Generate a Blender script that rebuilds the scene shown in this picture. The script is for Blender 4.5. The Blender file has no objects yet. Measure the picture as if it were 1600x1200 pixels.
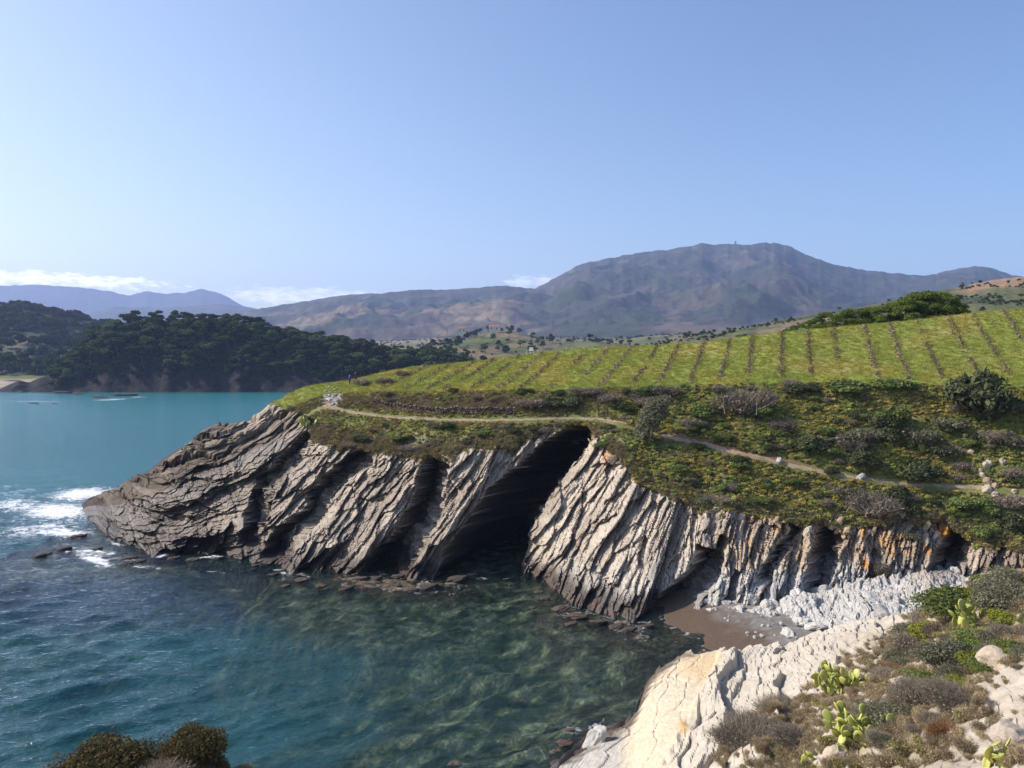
import bpy, math, random
import numpy as np
from mathutils import Vector, Matrix

sc = bpy.context.scene
# ------------------------------------------------------------------ camera, sky, sun, exposure
H, F, CX, HY = 25.0, 1208.0, 800.0, 552.0          # eye height over the sea, focal length / principal point of the photograph
cam_d = bpy.data.cameras.new('camera'); cam = bpy.data.objects.new('camera', cam_d)
sc.collection.objects.link(cam); sc.camera = cam
cam.location = (0, 0, H); cam.rotation_euler = (math.radians(90), 0, 0)
cam_d.sensor_width = 36; cam_d.lens = 36 * F / 1600; cam_d.shift_y = -(600 - HY) / 1600
cam_d.clip_start = 0.3; cam_d.clip_end = 60000
SUN_EL, SUN_AZ = 38.0, -81.0                        # azimuth from the view direction (+Y), negative = left
world = bpy.data.worlds.new('World'); sc.world = world; world.use_nodes = True
nt = world.node_tree; nt.nodes.clear()
sky = nt.nodes.new('ShaderNodeTexSky'); sky.sky_type = 'NISHITA'; sky.sun_disc = False
sky.sun_elevation = math.radians(SUN_EL); sky.sun_rotation = math.radians(SUN_AZ)
sky.air_density = 1.0; sky.dust_density = .9; sky.ozone_density = 2.4; sky.altitude = 0
bg = nt.nodes.new('ShaderNodeBackground'); bg.inputs['Strength'].default_value = 0.15
wo = nt.nodes.new('ShaderNodeOutputWorld')
def _wm(op, a_, b_=None, clamp=False):
    n_ = nt.nodes.new('ShaderNodeMath'); n_.operation = op; n_.use_clamp = clamp
    for s_, v_ in ((n_.inputs[0], a_), (n_.inputs[1], b_)):
        if v_ is None: continue
        if hasattr(v_, 'is_output'): nt.links.new(v_, s_)
        else: s_.default_value = v_
    return n_.outputs[0]
_tc = nt.nodes.new('ShaderNodeTexCoord'); _sp = nt.nodes.new('ShaderNodeSeparateXYZ'); nt.links.new(_tc.outputs['Generated'], _sp.inputs[0])
_az = _wm('ARCTAN2', _sp.outputs[0], _sp.outputs[1]); _el = _sp.outputs[2]
_cb = nt.nodes.new('ShaderNodeCombineXYZ'); nt.links.new(_wm('MULTIPLY', _az, 55.0), _cb.inputs[0]); nt.links.new(_wm('MULTIPLY', _el, 170.0), _cb.inputs[1])
_no = nt.nodes.new('ShaderNodeTexNoise'); _no.inputs['Scale'].default_value = 1.0; _no.inputs['Detail'].default_value = 8; _no.inputs['Roughness'].default_value = .62; nt.links.new(_cb.outputs[0], _no.inputs['Vector'])
_tot = 0.0
for az0, half, el0, th, dn in ((-.62, .23, .0815, .0105, 1.0), (-.262, .10, .071, .0140, .42), (.035, .05, .0915, .0110, .35)):   # low cloud banks: bearing, half width, height, thickness, density
    dx_ = _wm('DIVIDE', _wm('SUBTRACT', _az, az0), half); dz_ = _wm('DIVIDE', _wm('SUBTRACT', _el, el0), th)
    dd_ = _wm('ADD', _wm('POWER', _wm('ABSOLUTE', dx_), 4.0), _wm('MULTIPLY', dz_, dz_))
    cv_ = _wm('MULTIPLY', _wm('MULTIPLY', _wm('SUBTRACT', _wm('ADD', _wm('SUBTRACT', 1.0, dd_), _wm('MULTIPLY', _no.outputs[0], 3.6)), 2.05), 1.0, True), dn)
    _tot = _wm('MAXIMUM', _tot, cv_)
_mx = nt.nodes.new('ShaderNodeMix'); _mx.data_type = 'RGBA'; nt.links.new(_tot, _mx.inputs[0]); _g = nt.nodes.new('ShaderNodeMix'); _g.data_type = 'RGBA'; nt.links.new(_wm('ADD', .5, _wm('MULTIPLY', _sp.outputs[0], .9), True), _g.inputs[0]); _g.inputs[6].default_value = (1.24, 1.10, 1.03, 1); _g.inputs[7].default_value = (.80, .87, .97, 1)   # brighter on the sun's side
_s2 = nt.nodes.new('ShaderNodeMix'); _s2.data_type = 'RGBA'; _s2.blend_type = 'MULTIPLY'; _s2.inputs[0].default_value = 1; nt.links.new(sky.outputs[0], _s2.inputs[6]); nt.links.new(_g.outputs[2], _s2.inputs[7]); nt.links.new(_s2.outputs[2], _mx.inputs[6]); _mx.inputs[7].default_value = (13.0, 12.6, 12.2, 1)
nt.links.new(_mx.outputs[2], bg.inputs[0]); nt.links.new(bg.outputs[0], wo.inputs[0])
sun_d = bpy.data.lights.new('sun', 'SUN'); sun_d.energy = 4.8; sun_d.angle = math.radians(0.5); sun_d.color = (1.0, 0.92, 0.80)
sun = bpy.data.objects.new('sun', sun_d); sc.collection.objects.link(sun)
e, a = math.radians(SUN_EL), math.radians(SUN_AZ)
sv = Vector((math.sin(a) * math.cos(e), math.cos(a) * math.cos(e), math.sin(e)))
sun.rotation_euler = sv.to_track_quat('Z', 'Y').to_euler()
sc.view_settings.view_transform = 'Standard'; sc.view_settings.look = 'None'
sc.view_settings.gamma = 1; sc.view_settings.use_curve_mapping = False; sc.view_settings.exposure = 0.32
sc.cycles.max_bounces = 6; sc.cycles.diffuse_bounces = 2; sc.cycles.glossy_bounces = 2
sc.cycles.transparent_max_bounces = 16; sc.cycles.volume_bounces = 2; sc.cycles.use_denoising = True
sc.cycles.caustics_reflective = False; sc.cycles.caustics_refractive = False

rng = np.random.default_rng(7)
# ------------------------------------------------------------------ helpers
def _h(ix, iy, seed):
    n = (ix.astype(np.int64) * 374761393 + iy.astype(np.int64) * 668265263 + seed * 1442695041) & 0xFFFFFFFF
    n = ((n ^ (n >> 13)) * 1274126177) & 0xFFFFFFFF
    n = ((n ^ (n >> 16)) * 2246822519) & 0xFFFFFFFF
    return (n ^ (n >> 15)) / 4294967295.0
def noise(x, y, seed=0):                            # gradient noise, about -1..1
    x = np.asarray(x, float); y = np.asarray(y, float)
    x, y = np.broadcast_arrays(x, y)
    ix = np.floor(x); iy = np.floor(y); fx = x - ix; fy = y - iy
    ix = ix.astype(np.int64); iy = iy.astype(np.int64)
    u = fx * fx * fx * (fx * (fx * 6 - 15) + 10); v = fy * fy * fy * (fy * (fy * 6 - 15) + 10)
    def g(dx, dy):
        an = _h(ix + dx, iy + dy, seed) * 2 * np.pi
        return np.cos(an) * (fx - dx) + np.sin(an) * (fy - dy)
    a0 = g(0, 0) * (1 - u) + g(1, 0) * u; a1 = g(0, 1) * (1 - u) + g(1, 1) * u
    return (a0 * (1 - v) + a1 * v) * 1.5
def fbm(x, y, seed=0, oct=4, gain=0.5):
    r = 0; am = 1.0; s = 0
    for k in range(oct):
        r = r + am * noise(x * 2 ** k, y * 2 ** k, seed + k * 17); s += am; am *= gain
    return r / s
def ridged(x, y, seed=0, oct=4):
    r = 0; am = 1.0; s = 0
    for k in range(oct):
        r = r + am * (1 - np.abs(noise(x * 2 ** k, y * 2 ** k, seed + k * 13)) * 2); s += am; am *= .5
    return r / s
def cells(x, y, seed=0):                            # distance to nearest / second nearest feature point, cell id
    x = np.asarray(x, float); y = np.asarray(y, float)
    ix = np.floor(x).astype(np.int64); iy = np.floor(y).astype(np.int64)
    d1 = np.full(x.shape, 9.0); d2 = np.full(x.shape, 9.0); idd = np.zeros(x.shape)
    for dx in (-1, 0, 1):
        for dy in (-1, 0, 1):
            cx = ix + dx; cy = iy + dy
            px_ = cx + _h(cx, cy, seed); py_ = cy + _h(cx, cy, seed + 91)
            d = np.hypot(x - px_, y - py_)
            m = d < d1
            d2 = np.where(m, d1, np.minimum(d2, d)); idd = np.where(m, _h(cx, cy, seed + 7), idd); d1 = np.where(m, d, d1)
    return d1, d2, idd
def blocks(q, l, lam, asp, amp, seed, groove=.35):
    x = q / lam + .25 * noise(l / (lam * 2), q / lam, seed + 1); y = l / (lam * asp) + .2 * noise(q / lam, l / lam, seed + 2)
    ix = np.floor(x).astype(np.int64); iy = np.floor(y).astype(np.int64)
    d1 = np.full(x.shape, 9.0); d2 = np.full(x.shape, 9.0); idd = np.zeros(x.shape); ox = np.zeros(x.shape); oy = np.zeros(x.shape)
    for dx in (-1, 0, 1):
        for dy in (-1, 0, 1):
            cx = ix + dx; cy = iy + dy; fx = x - cx - _h(cx, cy, seed); fy = y - cy - _h(cx, cy, seed + 91); d = np.abs(fx) * .9 + np.abs(fy) * .8 + .25 * np.hypot(fx, fy)
            m = d < d1; d2 = np.where(m, d1, np.minimum(d2, d)); idd = np.where(m, _h(cx, cy, seed + 7), idd); ox = np.where(m, fx, ox); oy = np.where(m, fy, oy); d1 = np.where(m, d, d1)
    return amp * (1.1 * (idd - .5) - .9 * ox + .35 * oy * (idd * 2 - 1) + groove * np.clip(1 - (d2 - d1) / .10, 0, 1))
def sstep(a, b, x):
    t = np.clip((x - a) / (b - a), 0, 1); return t * t * (3 - 2 * t)
def W(px, py, Y):
    return np.stack(np.broadcast_arrays((px - CX) / F * Y, Y, H - (py - HY) / F * Y), -1)
def lerp(a, b, t): return a + (b - a) * t
def C3(*c): return np.array(c, float)
def mixc(a, b, t): return a + (b - a) * np.asarray(t)[..., None]

def make_mesh(name, V, Fq, attrs=None, smooth=False, tri=False):
    V = np.asarray(V, np.float32).reshape(-1, 3); Fq = np.asarray(Fq, np.int32)
    k = Fq.shape[1]; me = bpy.data.meshes.new(name)
    me.vertices.add(len(V)); me.vertices.foreach_set('co', V.ravel())
    me.loops.add(Fq.size); me.loops.foreach_set('vertex_index', Fq.ravel())
    me.polygons.add(len(Fq)); me.polygons.foreach_set('loop_start', np.arange(0, Fq.size, k, dtype=np.int32))
    me.polygons.foreach_set('loop_total', np.full(len(Fq), k, np.int32))
    me.polygons.foreach_set('use_smooth', np.full(len(Fq), smooth))
    for n, arr in (attrs or {}).items():
        arr = np.asarray(arr, np.float32)
        if arr.ndim == 1:
            at = me.attributes.new(n, 'FLOAT', 'POINT'); at.data.foreach_set('value', arr)
        else:
            at = me.attributes.new(n, 'FLOAT_COLOR', 'POINT')
            at.data.foreach_set('color', np.concatenate([arr.reshape(-1, 3), np.ones((len(V), 1), np.float32)], 1).ravel())
    me.update(calc_edges=True); return me
def link(name, me, mat=None, parent=None, label=None, cat=None, group=None, kind=None, loc=None):
    o = bpy.data.objects.new(name, me)
    sc.collection.objects.link(o)
    if mat is not None and me is not None and len(me.materials) == 0:
        for m in (mat if isinstance(mat, (list, tuple)) else [mat]): me.materials.append(m)
    if parent is not None: o.parent = parent
    if loc is not None: o.location = loc
    return tag(o, label, cat, group, kind)
def tag(o, label=None, cat=None, group=None, kind=None):
    if label: o['label'] = label
    if cat: o['category'] = cat
    if group: o['group'] = group
    if kind: o['kind'] = kind
    return o
def gridfaces(n, m):
    i = np.arange(n - 1)[:, None]; j = np.arange(m - 1)[None]
    b = (i * m + j).ravel()
    return np.stack([b, b + m, b + m + 1, b + 1], 1)
def grid_obj(name, P, mat, attrs=None, smooth=False, **kw):
    n, m = P.shape[:2]
    at = {k: v.reshape(-1, 3) if v.ndim == 3 else v.ravel() for k, v in (attrs or {}).items()}
    return link(name, make_mesh(name, P, gridfaces(n, m), at, smooth), mat, **kw)
def copy_tree(o, parent=None):
    c = o.copy(); sc.collection.objects.link(c)
    if parent is not None: c.parent = parent
    for ch in list(o.children): copy_tree(ch, c)
    return c

# ------------------------------------------------------------------ materials
def newmat(name):
    m = bpy.data.materials.new(name); m.use_nodes = True; t = m.node_tree; t.nodes.clear()
    out = t.nodes.new('ShaderNodeOutputMaterial'); return m, t, out
def N(t, kind, **kw):
    n = t.nodes.new(kind)
    for k, v in kw.items():
        if k in n.inputs: n.inputs[k].default_value = v
        else: setattr(n, k, v)
    return n
def mixrgb(t, mode, fac, a, b):
    n = t.nodes.new('ShaderNodeMix'); n.data_type = 'RGBA'; n.blend_type = mode
    for s, v in ((n.inputs[0], fac), (n.inputs[6], a), (n.inputs[7], b)):
        if hasattr(v, 'links') or hasattr(v, 'is_output'): t.links.new(v, s)
        elif isinstance(v, (int, float)): s.default_value = v
        else: s.default_value = (*v, 1)
    return n.outputs[2]
def math_(t, op, a, b=None, clamp=False):
    n = t.nodes.new('ShaderNodeMath'); n.operation = op; n.use_clamp = clamp
    for s, v in ((n.inputs[0], a), (n.inputs[1], b)):
        if v is None: continue
        if hasattr(v, 'is_output'): t.links.new(v, s)
        else: s.default_value = v
    return n.outputs[0]
def ramp(t, fac, stops):
    n = t.nodes.new('ShaderNodeValToRGB'); e = n.color_ramp.elements
    while len(e) > 1: e.remove(e[-1])
    e[0].position = stops[0][0]; e[0].color = (*[stops[0][1]] * 3, 1) if isinstance(stops[0][1], (int, float)) else (*stops[0][1], 1)
    for p, c in stops[1:]:
        k = e.new(p); k.color = (*[c] * 3, 1) if isinstance(c, (int, float)) else (*c, 1)
    t.links.new(fac, n.inputs[0]); return n.outputs[0]
def coords(t, scale=(1, 1, 1), rot=(0, 0, 0)):
    tc = t.nodes.new('ShaderNodeTexCoord'); mp = t.nodes.new('ShaderNodeMapping')
    mp.inputs['Scale'].default_value = scale; mp.inputs['Rotation'].default_value = rot
    t.links.new(tc.outputs['Object'], mp.inputs[0]); return mp.outputs[0]
def tex(t, vec, scale, detail=6, rough=0.6, dist=0.0):
    n = N(t, 'ShaderNodeTexNoise'); n.inputs['Scale'].default_value = scale; n.inputs['Detail'].default_value = detail
    n.inputs['Roughness'].default_value = rough; n.inputs['Distortion'].default_value = dist
    t.links.new(vec, n.inputs['Vector']); return n.outputs[0]

def surface_mat(name, rough=0.9, streak=(4, 1, 1), rot=(0, 0, 0), scl=1.0, var=(0.65, 1.3), bump=0.5, bdist=0.1, spec=0.2, crack=0.0):
    m, t, out = newmat(name)
    at = N(t, 'ShaderNodeAttribute', attribute_name='col')
    v = coords(t, streak, rot)
    n1 = tex(t, v, scl, 8, .65, .3); n2 = tex(t, coords(t), scl * 5, 5, .6)
    f = math_(t, 'ADD', math_(t, 'MULTIPLY', n1, .65), math_(t, 'MULTIPLY', n2, .35))
    c = mixrgb(t, 'MULTIPLY', 1.0, at.outputs['Color'], ramp(t, f, [(.3, var[0]), (.7, var[1])]))
    hgt = f
    if crack:
        vo = N(t, 'ShaderNodeTexVoronoi', feature='DISTANCE_TO_EDGE'); vo.inputs['Scale'].default_value = scl * 1.3
        dv = mixrgb(t, 'ADD', .25, v, tex_color(t, v, scl * 1.5)); t.links.new(dv, vo.inputs['Vector'])
        cr = ramp(t, vo.outputs[0], [(0, 0.0), (.06, 1.0)])
        hgt = math_(t, 'ADD', f, math_(t, 'MULTIPLY', cr, crack))
        c = mixrgb(t, 'MULTIPLY', .35, c, cr)
    bs = N(t, 'ShaderNodeBsdfPrincipled'); bs.inputs['Roughness'].default_value = rough
    bs.inputs['Specular IOR Level'].default_value = spec
    t.links.new(c, bs.inputs['Base Color'])
    if bump:
        b = N(t, 'ShaderNodeBump'); b.inputs['Strength'].default_value = bump; b.inputs['Distance'].default_value = bdist
        t.links.new(hgt, b.inputs['Height']); t.links.new(b.outputs[0], bs.inputs['Normal'])
    t.links.new(bs.outputs[0], out.inputs[0]); return m
def tex_color(t, vec, scale):
    n = N(t, 'ShaderNodeTexNoise'); n.inputs['Scale'].default_value = scale; t.links.new(vec, n.inputs['Vector']); return n.outputs['Color']

def leaf_mat(name, c1, c2, transl=0.25, instanced=False, rnd=0.25):
    m, t, out = newmat(name)
    tv = N(t, 'ShaderNodeAttribute', attribute_name='tv')
    c = mixrgb(t, 'MIX', tv.outputs['Fac'], c1, c2)
    if instanced:
        ti = N(t, 'ShaderNodeAttribute', attribute_name='tint', attribute_type='INSTANCER')
        c = mixrgb(t, 'MULTIPLY', 1.0, c, ti.outputs['Color'])
    oi = N(t, 'ShaderNodeObjectInfo')
    r = math_(t, 'ADD', math_(t, 'MULTIPLY', oi.outputs['Random'], rnd * 2), 1 - rnd)
    cc = N(t, 'ShaderNodeCombineColor'); 
    for k in range(3): t.links.new(r, cc.inputs[k])
    c = mixrgb(t, 'MULTIPLY', 1.0, c, cc.outputs[0])
    d = N(t, 'ShaderNodeBsdfDiffuse'); tr = N(t, 'ShaderNodeBsdfTranslucent'); mx = N(t, 'ShaderNodeMixShader')
    mx.inputs[0].default_value = transl
    t.links.new(c, d.inputs[0]); t.links.new(c, tr.inputs[0]); t.links.new(d.outputs[0], mx.inputs[1]); t.links.new(tr.outputs[0], mx.inputs[2])
    t.links.new(mx.outputs[0], out.inputs[0]); return m
def plain_mat(name, col, rough=0.8, nscale=3.0, var=(0.75, 1.2), bump=0.3, bdist=0.02):
    m, t, out = newmat(name)
    n1 = tex(t, coords(t), nscale, 6)
    c = mixrgb(t, 'MULTIPLY', 1.0, col, ramp(t, n1, [(.3, var[0]), (.7, var[1])]))
    bs = N(t, 'ShaderNodeBsdfPrincipled'); bs.inputs['Roughness'].default_value = rough; bs.inputs['Specular IOR Level'].default_value = .25
    t.links.new(c, bs.inputs['Base Color'])
    b = N(t, 'ShaderNodeBump'); b.inputs['Strength'].default_value = bump; b.inputs['Distance'].default_value = bdist
    t.links.new(n1, b.inputs['Height']); t.links.new(b.outputs[0], bs.inputs['Normal'])
    t.links.new(bs.outputs[0], out.inputs[0]); return m

ROT_BED = (0, math.radians(-48), 0)
M_rock = surface_mat('cliff_rock', .48, (3.2, .8, .4), ROT_BED, 1.3, (.45, 1.5), 1.0, .25, spec=.5)
M_fore = surface_mat('foreground_rock', .85, (2.4, .6, .6), ROT_BED, 2.0, (.66, 1.22), .8, .07)
M_soil = surface_mat('slope_soil', .95, (1, 1, 1), (0, 0, 0), .8, (.6, 1.3), .8, .2)
M_field = surface_mat('field_grass', .95, (1, 1, 1), (0, 0, 0), .7, (.72, 1.25), .7, .15)
M_hill = surface_mat('hill_scrub', .95, (1, 1, 1), (0, 0, 0), .03, (.6, 1.35), .8, 6)
M_mount = surface_mat('mountain_side', .95, (1, 1, 1), (0, 0, 0), .006, (.6, 1.35), .8, 25)
M_sand = surface_mat('beach_gravel', .8, (1, 1, 1), (0, 0, 0), 3.5, (.7, 1.25), .6, .04)
M_path = surface_mat('trodden_earth', .95, (1, 1, 1), (0, 0, 0), 2.5, (.75, 1.2), .5, .04)
M_seabed = surface_mat('seabed_rock', .9, (1, 1, 1), (0, 0, 0), 1.5, (.25, 1.75), .6, .2)
M_bark = plain_mat('bark', (.09, .07, .055))
M_stone = surface_mat('loose_stone', .85, (1, 1, 1), (0, 0, 0), 2.5, (.7, 1.25), .7, .05)

# ------------------------------------------------------------------ parametric terrain sheets
def sheet_table(cols, levels, xs, smooth):
    """cols: key columns; levels: list of (py[], Y[]) arrays -> smoothed arrays on xs"""
    out = []
    k = np.exp(-0.5 * (np.arange(-3 * smooth, 3 * smooth + 1) / smooth) ** 2) if smooth else np.ones(1); k /= k.sum()
    for arr in levels:
        y = np.interp(xs, cols, arr)
        if smooth:
            p = np.pad(y, len(k) // 2, mode='edge'); y = np.convolve(p, k, 'valid')
        out.append(y)
    return np.array(out)

# ---- the headland with the cliff, the slope and the vineyard (key columns of the profile, then py / distance of each level)
KA = np.array([
 # px,  foot_py,footY, top_py,topY, path_py,pathY, fe_py,feY, crest_py,crestY
 [100,  840,118.9, 838,123, 836,125, 834,127, 832,128],
 [130,  806,118.9, 795,122, 791,124, 787,126, 784,127],
 [165,  842,104,   800,112, 785,117, 773,121, 763,123],
 [207,  860,98,    800,106, 775,112, 760,116, 747,119],
 [233,  866,96.2,  795,104, 765,110, 750,114, 737,117],
 [273,  869,95.3,  785,103, 750,108, 730,112, 712,116],
 [300,  870,95,    775,103, 735,108, 712,112, 690,116],
 [318,  870,95,    760,104, 720,109, 690,113, 664,117],
 [340,  870,95,    750,104, 710,109, 680,113, 655,118],
 [370,  876,93.2,  740,104, 700,110, 680,114, 659,119],
 [403,  884,91,    722,104, 688,111, 668,115, 648,120],
 [420,  888,90,    712,104, 680,110, 660,115, 635,121],
 [450,  896,87.8,  700,104, 665,111, 640,116, 617,123],
 [480,  898,87.3,  692,104, 650,112, 626,117, 603,125],
 [505,  898,87.3,  690,103, 634,113, 617,118, 600,126],
 [540,  900,86.8,  700,101, 643,111, 614,118, 596,128],
 [600,  908,84.8,  708,98,  651,108, 612,117, 582,132],
 [650,  915,83.2,  716,96,  654,105, 612,115, 573,135],
 [700,  914,83.4,  714,95,  656,104, 612,112, 569,135],
 [760,  905,85.5,  706,95,  657,102, 610,110, 563,134],
 [830,  897,87.5,  694,97,  656,101, 611,108, 554,133],
 [850,  915,83.2,  682,98,  655,101, 611,108, 551,132],
 [900,  955,74.9,  678,98,  654,101, 608,106, 546,131],
 [930,  964,73.3,  690,95,  656,100, 607,105, 544,130],
 [970,  973,71.7,  722,90,  664,97,  605,104, 542,129],
 [1020, 974,71.6,  768,86,  681,95,  604,104, 540,127],
 [1060, 962,73.6,  778,85,  686,94,  603,103, 538,125],
 [1090, 955,74,    797,84,  692,94,  602,103, 536,124],
 [1150, 955,73.5,  800,83,  708,91,  600,102, 528,121],
 [1210, 958,73.2,  806,83,  721,90,  598,101, 521,119],
 [1280, 945,74.5,  820,82.5,738,88,  597,100, 514,118],
 [1340, 925,75.5,  818,82,  748,87,  597,98,  509,117],
 [1420, 912,76,    815,82,  757,86,  598,96,  502,116],
 [1500, 905,76,    838,80.5,762,85,  602,94,  492,115],
 [1560, 895,75.5,  855,79,  768,83,  604,93,  486,114],
 [1620, 890,75,    855,78,  770,82,  604,92,  481,113],
 [1780, 885,74,    845,77,  765,81,  600,91,  470,112],
], float)
STA = 1.6
xsA = np.arange(100, 1782, STA)
lv = sheet_table(KA[:, 0], [KA[:, k] for k in range(1, 11)], xsA, 5)
foot_py, foot_Y, top_py, top_Y, path_py, path_Y, fe_py, fe_Y, cr_py, cr_Y = lv
# shelf of bleached rock in front of the foot on the right
sh_w = sstep(1060, 1180, xsA)
sh_Y = foot_Y - lerp(2.0, 0, sh_w) - sh_w * np.interp(xsA, [1080, 1180, 1300, 1500, 1700], [1, 2, 8, 11, 11])
foot_z = H - (foot_py - HY) / F * foot_Y
sh_z = np.where(xsA < 1060, -1.6, lerp(-1.6, foot_z - np.interp(xsA, [1080, 1180, 1300, 1500, 1700], [.3, .3, 1.2, 1.3, 1.0]), sh_w))
sh_py = HY + (H - sh_z) / sh_Y * F
un_Y = sh_Y - 5; un_py = HY + (H - (sh_z - 4)) / un_Y * F
bk_Y = cr_Y + 18; bk_py = cr_py + 14
bk2_Y = cr_Y + 150; bk2_py = HY + (H + 4 - np.interp(xsA, [400, 700, 1780], [0, 14, 24])) / bk2_Y * F
LVP = [un_py, sh_py, foot_py, top_py, path_py, fe_py, cr_py, bk_py, bk2_py]
LVY = [un_Y, sh_Y, foot_Y, top_Y, path_Y, fe_Y, cr_Y, bk_Y, bk2_Y]
NR = [4, 46, 200, 64, 70, 66, 8, 8]
rows_py, rows_Y, rows_v = [], [], []
for k, n in enumerate(NR):
    last = (k == len(NR) - 1)
    for q in range(n + (1 if last else 0)):
        t = q / n
        rows_py.append(lerp(LVP[k], LVP[k + 1], t)); rows_Y.append(lerp(LVY[k], LVY[k + 1], t)); rows_v.append(k + t)
PYA = np.array(rows_py).T; YA = np.array(rows_Y).T; VA = np.array(rows_v)[None].repeat(len(xsA), 0)
PXA = xsA[:, None].repeat(PYA.shape[1], 1)
# soften the breaks of slope along each column a little
ker = np.exp(-0.5 * (np.arange(-6, 7) / 2.5) ** 2); ker /= ker.sum()
for arr in (YA, PYA):
    sm = np.apply_along_axis(lambda r: np.convolve(np.pad(r, 6, mode='edge'), ker, 'valid'), 1, arr)
    wv = np.clip((VA - 2.1) * 6, 0, 1) * np.clip((5.7 - VA) * 4, 0, 1)
    arr[:] = lerp(arr, sm, wv)
BA = W(PXA, PYA, YA)                                # base surface, world metres
# bedding direction in the cliff (angle of the layers against the horizontal)
TH = np.radians(np.interp(PXA, [150, 300, 420, 600, 850, 1000, 1200, 1500], [30, 38, 46, 50, 56, 54, 66, 68]))
Am = BA[..., 0]; Bm = BA[..., 2]
am0 = (PXA - CX) / F * 90.0
q_ = am0 * np.sin(TH) - Bm * np.cos(TH); l_ = am0 * np.cos(TH) + Bm * np.sin(TH)
warp = 0.9 * noise(l_ / 9, q_ / 7, 5) + 0.35 * noise(l_ / 3, q_ / 2.5, 6)
qq = q_ + warp
def strata(q, l, lam, amp, seed, cover=0.1, pw=1.4):
    p = q / lam + 0.45 * noise(l / (5 * lam), q / (4 * lam), seed)
    fl = np.floor(p); fr = p - fl
    def band(f_):
        g = noise(l / (3.2 * lam) + f_ * 7.31, f_ * 3.17 + .5, seed + 3)
        hh = _h(f_.astype(np.int64), f_.astype(np.int64) * 0 + 5, seed)
        return np.clip(.45 + .9 * g + (hh - .5) * .9 + cover, 0, 1.3)
    amp_here = band(fl)
    saw = (1 - fr) ** pw
    edge = sstep(0.0, 0.07, fr)                      # the scarp has a short width so that it stays a steep face
    prev = 0.0
    return amp * (edge * saw * amp_here)
qq = q_ + .45 * noise(l_ / 9, q_ / 7, 5) + .14 * noise(l_ / 3, q_ / 2.5, 6)
D = strata(qq, l_, 5.2, 2.3, 11, cover=.0, pw=1.1) + strata(qq, l_, 2.1, 1.35, 22, cover=.0, pw=1.0) * (1 + .5 * sstep(480, 300, PXA)) + strata(qq, l_, .85, .66, 33, cover=.05, pw=1.0) + strata(qq, l_, .36, .26, 44, cover=.1, pw=1.0)
bw = q_ + .45 * noise(l_ / 7, q_ / 5, 7) + .1 * noise(l_ / 2, q_ / 1.5, 8); blw = l_ + .8 * noise(q_ / 3, l_ / 4, 9)
rgt = sstep(990, 1120, PXA); D *= 1 - .72 * rgt; bwr = q_ + 1.2 * noise(l_ / 4, q_ / 3, 17); D += rgt * (blocks(bwr, blw, 2.4, 1.9, 1.1, 531) + blocks(bwr, blw, 1.0, 1.8, .55, 532) + blocks(bwr, blw, .45, 1.6, .25, 533))
nz = sstep(470, 300, PXA); D += nz * (blocks(bw, blw, 1.7, 4.5, .9, 541, .8) + blocks(bw, blw, .7, 4.0, .45, 542, .8))
D += .5 + blocks(bw, blw, 3.0, 3.2, 1.1, 501) + blocks(bw, blw, 1.25, 3.4, .62, 502) + blocks(bw, blw, .55, 3.2, .30, 503) + blocks(bw, blw, .26, 2.6, .15, 504)
Dz = blocks(bw, blw, 1.25, 3.2, .5, 502) + blocks(bw, blw, 3.0, 3.2, .9, 501)
# breaks across the layers
q2 = q_ * .35 + l_ * .95 + 1.2 * noise(q_ / 3, l_ / 5, 71)
D += strata(q2, q_, 3.1, .35, 55, cover=-.15) + strata(q2, q_, 1.2, .15, 66, cover=-.1)
D += .3 * fbm(Am / 5, Bm / 5, 77, 3) + .05 * fbm(Am * 2, Bm * 2, 78, 3)
nose = sstep(430, 200, PXA)
D *= np.where(PXA > 1060, .85, 1)
# the big clefts, traced bottom -> top: points, depth (m), width of the ramp (px), power
slots = [
 ([(372,852),(388,800),(405,748),(440,716),(465,692),(477,672)], 5.5, 32, 1.0, 10),
 ([(408,872),(433,830),(480,790),(484,768),(512,743),(543,713),(574,698)], 7.6, 36, .9, 12),
 ([(570,895),(600,855),(614,840),(647,785),(654,750),(664,712)], 9.5, 52, .8, 12),
 ([(684,915),(698,862),(738,806),(760,772),(796,740),(838,703),(880,672),(908,644)], 26.0, 136, .34, 12),
 ([(340,862),(352,838),(362,815)], 2.2, 14, 1, 8),
 ([(310,800),(345,762),(380,735)], 1.6, 12, 1, 8),
 ([(985,985),(1012,958),(1052,912),(1082,884),(1093,850)], 7.5, 54, .7, 12),
 ([(996,888),(1001,860),(1008,835)], 2.4, 13, 1, 7),
 ([(1108,906),(1116,870),(1127,836)], 4.0, 18, .8, 8),
 ([(1130,945),(1142,915),(1150,890)], 2.4, 15, 1, 8),
 ([(1180,912),(1199,874),(1222,842),(1238,822)], 4.5, 20, .8, 8),
 ([(1186,962),(1192,930),(1200,905)], 2.0, 12, 1, 8),
 ([(1246,952),(1256,907),(1268,880),(1281,846),(1278,824)], 7.0, 40, .6, 10),
 ([(1352,915),(1360,885),(1368,860)], 2.4, 18, 1, 8),
 ([(1438,915),(1463,864),(1486,826)], 7.5, 50, .6, 10),
 ([(1540,905),(1557,872),(1566,850)], 2.4, 14, 1, 8),
 ([(880,790),(910,745),(938,718)], 1.2, 9, 1, 8), ([(905,850),(940,820),(965,800)], 1.3, 10, 1, 8),
 ([(930,905),(960,872),(985,850)], 1.5, 12, 1, 8), ([(870,915),(890,880),(925,850)], 1.0, 9, 1, 8),
 ([(945,790),(975,765),(990,750)], 1.2, 10, 1, 8), ([(1040,860),(1056,820),(1064,790)], 1.5, 13, 1, 8),
]
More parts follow.
